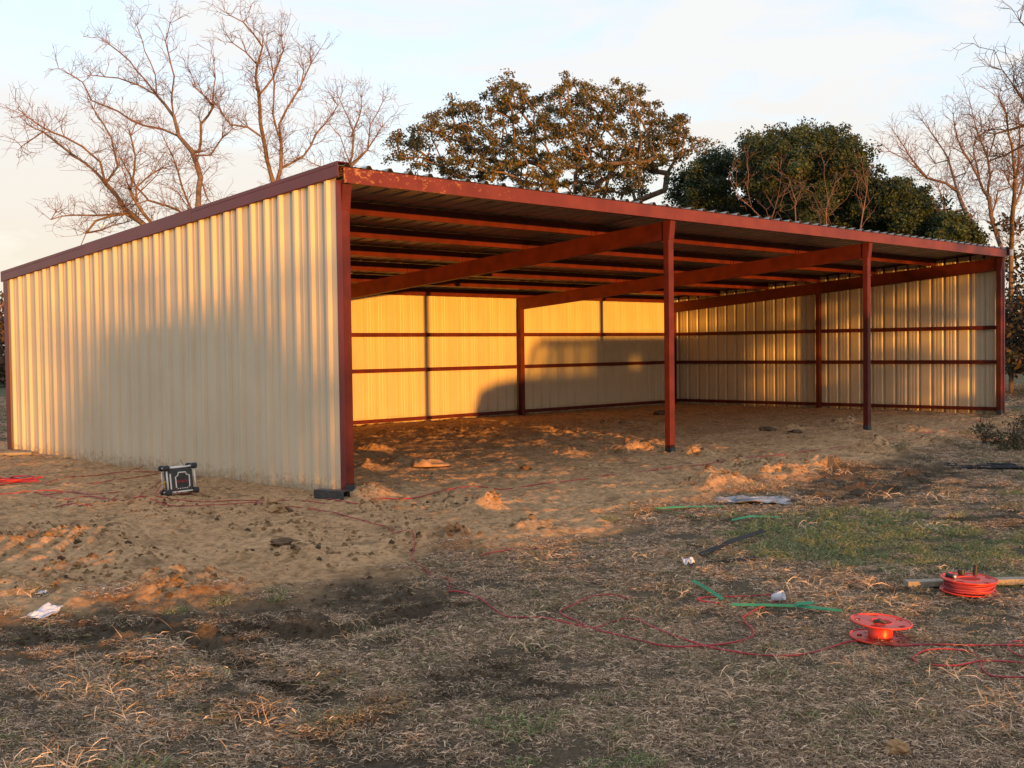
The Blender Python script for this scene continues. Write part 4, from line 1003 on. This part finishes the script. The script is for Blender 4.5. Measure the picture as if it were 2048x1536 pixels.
def reel(label, px, R0, hgt, rc, full, tilt, rz):
    p = G(*px); t = empty('cord_reel', (p[0], p[1], p[2] + .012)); t.rotation_euler = (*tilt, rz)
    tag(t, label, 'cord reel', 'orange-red cord reels in the grass')
    for z, nm in ((.004, 'flange'), (hgt, 'flange')):
        o = flange(z, R0, rc * .97 if z > .05 else rc * .5, 5, .021, .01, .3).build(nm, M['orange'], t)
        sd_ = o.modifiers.new('thickness', 'SOLIDIFY'); sd_.thickness = .006
        MB().tube([(R0 * math.cos(g), R0 * math.sin(g), z) for g in np.linspace(0, 2 * math.pi, 49)], .006, 6, False).build('rim', M['orange'], o, True)
    c = MB(); c.lathe([(rc, .006), (rc, hgt), (rc - .006, hgt + .003), (rc - .01, hgt), (rc - .01, .01)], 36); c.build('core', M['orange'], t, True)
    if full:
        w = MB(); k = 0
        for zz in np.arange(.018, hgt - .012, .0125):
            rr_ = R0 * .86 + .006 * math.sin(k * 2.4); w.tube([((rr_ + .004 * math.sin(5 * g + k)) * math.cos(g), (rr_ + .004 * math.sin(5 * g + k)) * math.sin(g), zz + .003 * math.sin(3 * g + k)) for g in np.linspace(0, 2 * math.pi, 37)], .0075, 6, False); k += 1
        w.lathe([(R0 * .82, .01), (R0 * .82, hgt - .006)], 30); w.build('wound_cord', M['cord2'], t, True)
        MB().tube([(-.02, .115, hgt + .005), (-.022, .118, hgt + .035)], .024, 10).build('plug', M['black'], t)
        h = MB().tube([(.07, .125, hgt), (.075, .13, hgt + .07)], .014, 10); h.build('crank_handle', M['black'], t)
        MB().tube([(-.13, .05, hgt + .012), (-.10, -.02, hgt + .014)], .014, 8).build('plug', M['black'], t); MB().tube([(-.10, -.02, hgt + .014), (-.095, -.03, hgt + .014)], .008, 8).build('plug_tip', M['bone'], t)
    else:
        MB().tube([(-.055, -.03, hgt + .008), (-.03, -.052, hgt + .02), (.0, -.06, hgt + .008)], .011, 8).build('plug', M['charcoal'], t)
    return t
reel('empty orange-red plastic cord reel lying flat, nearest in the grass', (1760, 1280), .166, .095, .068, False, (R(2), R(3), 0)[:2], R(-40))
reel('orange-red cord reel full of wound red cord resting against a plank', (1937, 1186), .178, .085, .08, True, (R(1), R(2)), R(-52))
pl = G(1960, 1172); a, b = G(1850, 1172), G(2075, 1168)
m = MB(); m.box(-.52, .52, -.045, .045, 0, .04); po = m.build('plank', M['wood'], None, bevel=.004); po.location = (pl[0], pl[1], pl[2] + .01); po.rotation_euler = (0, 0, math.atan2(b[1] - a[1], b[0] - a[0]))
tag(po, 'weathered wooden plank in the grass behind the full cord reel', 'plank')

# ------------------------------------------------------------------ strapping, strips and litter
def strap(name, label, px, wd, m, ups, cat, group):
    P = [G(a, b, u) for (a, b), u in zip(px, ups)]; o = P[0].copy(); mb = MB()
    Q = [];
    for a, b in zip(P[:-1], P[1:]):
        for t in np.linspace(0, 1, 6, endpoint=False): Q.append(a * (1 - t) + b * t)
    Q.append(P[-1]); vs = []; n = len(Q)
    for i, p in enumerate(Q):
        d = Q[min(i + 1, n - 1)] - Q[max(i - 1, 0)]; s_ = np.array([-d[1], d[0], 0]); s_ /= np.linalg.norm(s_) + 1e-9
        s_ = s_ * wd / 2 + np.array([0, 0, wd * .22]); p = p - o
        vs += [p - s_, p + s_, p - s_ + [0, 0, .003], p + s_ + [0, 0, .003]]
    fs = []
    for i in range(n - 1):
        a, b = 4 * i, 4 * i + 4
        fs += [(a, b, b + 1, a + 1), (a + 2, a + 3, b + 3, b + 2), (a, a + 2, b + 2, b), (a + 1, b + 1, b + 3, a + 3)]
    fs += [(0, 1, 3, 2), (4 * n - 4, 4 * n - 2, 4 * n - 1, 4 * n - 3)]
    mb.add(vs, fs); ob = mb.build(name, m); ob.location = tuple(o); return tag(ob, label, cat, group)
gs = 'green plastic straps on the ground'
strap('green_strap', 'green strap folded into a V on the dirt edge near the plastic sheet', [(1405, 1043), (1308, 1025), (1360, 1022), (1450, 1019)], .024, M['green'], [.03, .04, .04, .03], 'strap', gs)
strap('green_strap', 'short green strap lying alone in the grass right of the V-folded one', [(1463, 1047), (1500, 1043), (1562, 1041)], .024, M['green'], [.03, .05, .03], 'strap', gs)
strap('green_strap', 'bent green strap half buried in grass left of the white cup', [(1424, 1173), (1386, 1176), (1410, 1190), (1446, 1208)], .024, M['green'], [.04, .05, .05, .03], 'strap', gs)
strap('green_strap', 'long straight green strap pointing at the empty cord reel', [(1462, 1222), (1520, 1226), (1590, 1231), (1684, 1238)], .022, M['green'], [.04, .05, .06, .05], 'strap', gs)
strap('green_strap', 'small green strap overlapping the long straight one', [(1592, 1232), (1626, 1230)], .026, M['green'], [.075, .075], 'strap', gs)
bs = 'black plastic strips in the grass'
strap('black_strip', 'upper black plastic strip standing tilted in the grass', [(1400, 1118), (1460, 1098), (1530, 1079)], .04, M['blackstrap'], [.03, .06, .08], 'plastic strip', bs)
strap('black_strip', 'lower black plastic strip lying flat in the grass', [(1412, 1131), (1460, 1130), (1514, 1123)], .035, M['blackstrap'], [.02, .03, .03], 'plastic strip', bs)
def sheet(name, label, px, w, d, rz, m, amp, seed, cat, cut=.25, up=.02, tilt=(0, 0)):
    n = 14; p = G(*px); rr_ = np.random.default_rng(seed); vs = []; fs = []
    for j in range(n):
        for i in range(n):
            u, v = i / (n - 1) - .5, j / (n - 1) - .5
            e = 1 - cut * (.5 + .5 * math.sin(7 * math.atan2(v, u) + seed)) * (max(abs(u), abs(v)) * 2) ** 4
            z = amp * (float(vn(np.array([u * 5 + seed]), np.array([v * 5]), seed)[0]) + .6 * float(vn(np.array([u * 11 + seed]), np.array([v * 11]), seed + 3)[0]))
            vs.append((u * w * e, v * d * e, z + amp))
    fs = [(j * n + i, j * n + i + 1, (j + 1) * n + i + 1, (j + 1) * n + i) for j in range(n - 1) for i in range(n - 1)]
    mb = MB(); mb.add(vs, fs); o = mb.build(name, m, None, False); s_ = o.modifiers.new('thickness', 'SOLIDIFY'); s_.thickness = .002
    o.location = (p[0], p[1], p[2] + up); o.rotation_euler = (*tilt, rz); return tag(o, label, cat)
CA = -YAW                                   # rotation that turns local x along the picture's horizontal
sheet('paper_scrap', 'torn white paper scrap on the muddy edge at left', (90, 1238), .17, .19, CA - .45, M['white'], .016, 3, 'paper', .1, .03, (R(16), 0))
sheet('paper_scrap', 'tiny white paper scrap on the sand above the torn sheet', (86, 1192), .05, .06, CA, M['white'], .01, 5, 'paper', .12, .02)
sheet('paper_scrap', 'small crumpled white scrap left of the black strips', (1376, 1134), .085, .10, CA + .2, M['white'], .02, 8, 'paper', .12, .03, (R(10), 0))
sheet('plastic_sheet', 'crumpled grey plastic sheet at the edge of the grass', (1505, 1006), .80, .42, CA - .15, M['plastic'], .03, 11, 'plastic sheet', .2, .005)
sheet('felt_mat', 'flat dark mat lying in the dry grass near the right edge', (1965, 934), .95, .75, CA - .12, M['felt'], .012, 14, 'mat', .1, .012)

# white cup
p = G(1546, 1207); t = MB(); prof = [(.0, 0), (.024, 0), (.033, .075), (.030, .075), (.022, .004)]
t.lathe(prof, 16); cup = t.build('paper_cup', M['white'], None, True); cup.location = (p[0], p[1], p[2] + .035); cup.rotation_euler = (R(70), 0, CA + R(60)); tag(cup, 'crushed white paper cup inside a loop of red cord in the grass', 'cup')
# offcut of wood at the far left corner of the wall
a = G(20, 912); m = MB(); m.box(-.35, .35, -.06, .06, 0, .05); o = m.build('timber_offcut', M['wood'], None, bevel=.005); o.location = (a[0], a[1], a[2] + .01); o.rotation_euler = (0, 0, CA + R(5)); tag(o, 'timber offcut lying on the sand at the back corner of the tan wall', 'timber')

# ------------------------------------------------------------------ clods
def clod(label, px, r_, m, seed, sq=.7, group=None):
    q = np.random.default_rng(seed); n, k = 11, 7; vs = []; fs = []
    for j in range(k + 1):
        th = math.pi * j / k
        for i in range(n):
            g = 2 * math.pi * i / n; d = np.array([math.sin(th) * math.cos(g), math.sin(th) * math.sin(g), math.cos(th)])
            f = 1 + .45 * float(vn(np.array([d[0] * 1.7 + seed]), np.array([d[1] * 1.7 + d[2] * 2.3]), seed)[0]) + .26 * float(vn(np.array([d[0] * 4 + seed]), np.array([d[1] * 4 + d[2] * 3]), seed + 1)[0])
            vs.append(d * r_ * f * np.array([1, 1, sq]))
    for j in range(k):
        for i in range(n): fs.append((j * n + i, (j + 1) * n + i, (j + 1) * n + (i + 1) % n, j * n + (i + 1) % n))
    mb = MB(); mb.add(vs, fs); o = mb.build('earth_clod', M[m], None, False); p = G(*px); o.location = (p[0], p[1], p[2] + r_ * sq * .45); o.rotation_euler = (0, 0, q.uniform(0, 6)); return tag(o, label, 'clod', group or 'clods of earth on the dirt')
clod('upper lump of the dry clod pair on the sand below the tan wall', (543, 1010), .075, 'clod', 1, .8)
clod('lower wide lump of the dry clod pair on the sand below the tan wall', (558, 1025), .085, 'clod', 2, .65)
clod('small dark lump at the right of the dry clod pair', (574, 1024), .05, 'darkclod', 3)
clod('flat dark clod alone on the pale dirt right of the tan sack', (1052, 938), .085, 'darkclod', 4, .4)
clod('dark flat clod on the sand below the clod pair', (560, 1088), .10, 'darkclod', 5, .3)
clod('orange-lit clod at the foot of the second front post', (1386, 908), .09, 'clod', 6, .75)
clod('smaller clod right of the second front post', (1422, 908), .08, 'clod', 7, .7)
clod('black clod on the shed floor left of the third front post', (1537, 863), .14, 'darkclod', 8, .5)
clod('low dark clod beside the black one on the shed floor', (1590, 866), .12, 'darkclod', 9, .35)
clod('dark clod just left of the third front post', (1700, 852), .16, 'darkclod', 10, .5)
clod('broad dark clod right of the third front post', (1820, 860), .14, 'darkclod', 11, .3)
clod('dark clod far back on the shed floor near the back corner', (1320, 828), .15, 'darkclod', 12, .4)
clod('small stone-like clod on the sand right of the radio', (412, 1028), .05, 'clod', 13, .6)
clod('tan clod in the bottom right grass', (1795, 1507), .045, 'clod', 15, .8)
# tan sack: a slumped bag, creased, on the dirt
def sack():
    n, k = 40, 14; vs = []; fs = []; p = G(862, 932)
    for j in range(k + 1):
        rr_ = math.sin(math.pi * j / k); zz = math.cos(math.pi * j / k)
        for i in range(n):
            g = 2 * math.pi * i / n; c, s_ = math.cos(g), math.sin(g)
            e = (abs(c) ** 3 + abs(s_) ** 3) ** (-1 / 3)
            x, y = .27 * rr_ ** .6 * c * e, .19 * rr_ ** .6 * s_ * e
            w = float(vn(np.array([x * 9]), np.array([y * 9]), 17)[0]) + .6 * float(vn(np.array([x * 22]), np.array([y * 22]), 18)[0])
            top = (.075 + .03 * w) * (1 - .5 * (x + .1) ** 2 / .1) if zz > 0 else .02
            vs.append((x * (1 + .12 * w), y * (1 + .12 * w), max(zz, -.3) * top + .012))
    for j in range(k):
        for i in range(n): fs.append((j * n + i, (j + 1) * n + i, (j + 1) * n + (i + 1) % n, j * n + (i + 1) % n))
    mb = MB(); mb.add(vs, fs); o = mb.build('paper_sack', M['sack'], None, True); o.location = (p[0], p[1], p[2]); o.rotation_euler = (0, 0, CA + .2)
    tag(o, 'slumped tan paper sack on the dirt inside the open front', 'sack')
sack()

# crumbled earth: thousands of small lumps over dirt, heaps and ruts
def crumb(seed, m):
    q_ = np.random.default_rng(seed); n_, k_ = 5, 3; vs = []; fs = []
    for j in range(k_ + 1):
        th = math.pi * j / k_
        for i in range(n_):
            g = 2 * math.pi * (i + .5 * (j % 2)) / n_; f = q_.uniform(.5, 1.35)
            vs.append((math.sin(th) * math.cos(g) * f, math.sin(th) * math.sin(g) * f, math.cos(th) * f * .65))
    for j in range(k_):
        for i in range(n_): fs.append((j * n_ + i, (j + 1) * n_ + i, (j + 1) * n_ + (i + 1) % n_, j * n_ + (i + 1) % n_))
    mb = MB(); mb.add(vs, fs); return bpy.data.objects.new('crumb', mb.mesh('crumb', M[m]))
q = np.random.default_rng(120); XS, YS = [], []
for d0, d1, dens in ((5, 9, 260), (9, 14, 150), (14, 20, 70), (20, 30, 30)):
    n = int(dens * .5 * (AZ1 - AZ0) * (d1 ** 2 - d0 ** 2)); d = np.sqrt(q.uniform(d0 ** 2, d1 ** 2, n)); a = q.uniform(AZ0, AZ1, n)
    XS.append(CAM[0] + d * np.sin(a)); YS.append(CAM[1] + d * np.cos(a))
for hx, hy, r_, h_ in HEAPW:
    n = int(230 * r_); XS.append(hx + q.normal(0, r_ * .75, n)); YS.append(hy + q.normal(0, r_ * .75, n))
for P_ in RUTS:
    for (x1, y1), (x2, y2) in zip(P_[:-1], P_[1:]):
        n = int(130 * math.hypot(x2 - x1, y2 - y1)); t_ = q.random(n); XS.append(x1 + (x2 - x1) * t_ + q.normal(0, .16, n)); YS.append(y1 + (y2 - y1) * t_ + q.normal(0, .16, n))
XS, YS = np.concatenate(XS), np.concatenate(YS); gmk = masks(XS, YS)
cl_ = np.clip(3.0 * fbm(XS * 1.2, YS * 1.2, 131, 4, .65) - .12, .02, 1)
den = np.maximum(gmk[0] * cl_, gmk[1] * .8)
hd_ = np.zeros(len(XS))
for hx, hy, r_, h_ in HEAPW: hd_ = np.maximum(hd_, np.exp(-((XS - hx) ** 2 + (YS - hy) ** 2) / (r_ * r_)))
den = np.maximum(den, hd_ * .8)
keep = (q.random(len(XS)) < den) & ~((XS > -.3) & (XS < -.05) & (YS > 0)) ; XS, YS = XS[keep], YS[keep]; gmk = tuple(v[keep] for v in gmk); hd_ = hd_[keep]
ZS = height(XS, YS, gmk); scl = .006 + .024 * q.random(len(XS)) ** 3.0 * (1 + .7 * hd_)
kind = np.where((gmk[1] > .45) & (gmk[0] < .8), 2 + q.integers(0, 2, len(XS)), np.where(q.random(len(XS)) < .10, 2 + q.integers(0, 2, len(XS)), q.integers(0, 2, len(XS))))
KINDS = [crumb(1, 'clod'), crumb(2, 'clod'), crumb(3, 'darkclod'), crumb(4, 'darkclod')]
scatter('earth_crumbs', 'loose crumbs of earth over the trodden pad and muddy edge', kind, XS, YS, ZS, scl, 121)

# ------------------------------------------------------------------ weedy bush at right
def bush(name, label, px, w, h, seed, n=60):
    p = G(*px); s_ = Skel(seed); s_.add((0, 0, -.05), -1); q = s_.r; tips = []
    for k in range(n):
        a = q.uniform(0, 6.283); rr_ = w * math.sqrt(q.random()); z = h * (.35 + .75 * q.random()) * (1 - .3 * (rr_ / w) ** 2)
        s_.path(0, (rr_ * math.cos(a), rr_ * math.sin(a), z), .12, .2); tips.append(s_.p[-1])
    rt_ = tag(empty(name, tuple(p)), label, 'bush'); rad_, par_ = s_.radii(.0035, 2.3, .015); V, Fq = tubes(np.array(s_.p), par_, rad_); link_mesh('stems', np_mesh('stems', V, Fq, M['barkdark']), rt_)
    P = np.array(s_.p[1:]); sel = q.random(len(P)) < .38
    link_mesh('foliage', leaf_mesh('foliage', P[sel], np.full(sel.sum(), .09), 14, .05, [(.08, .08, .035), (.12, .09, .045), (.15, .105, .06)], M['cedarleaf'], seed), rt_)
bush('weed_bush', 'scruffy dark weed bush at the right edge in front of the corner post', (2025, 902), .6, .5, 61, 46)
bush('weed_bush', 'thin tall weed beside the scruffy bush near the corner post', (1968, 886), .2, .6, 62, 14)
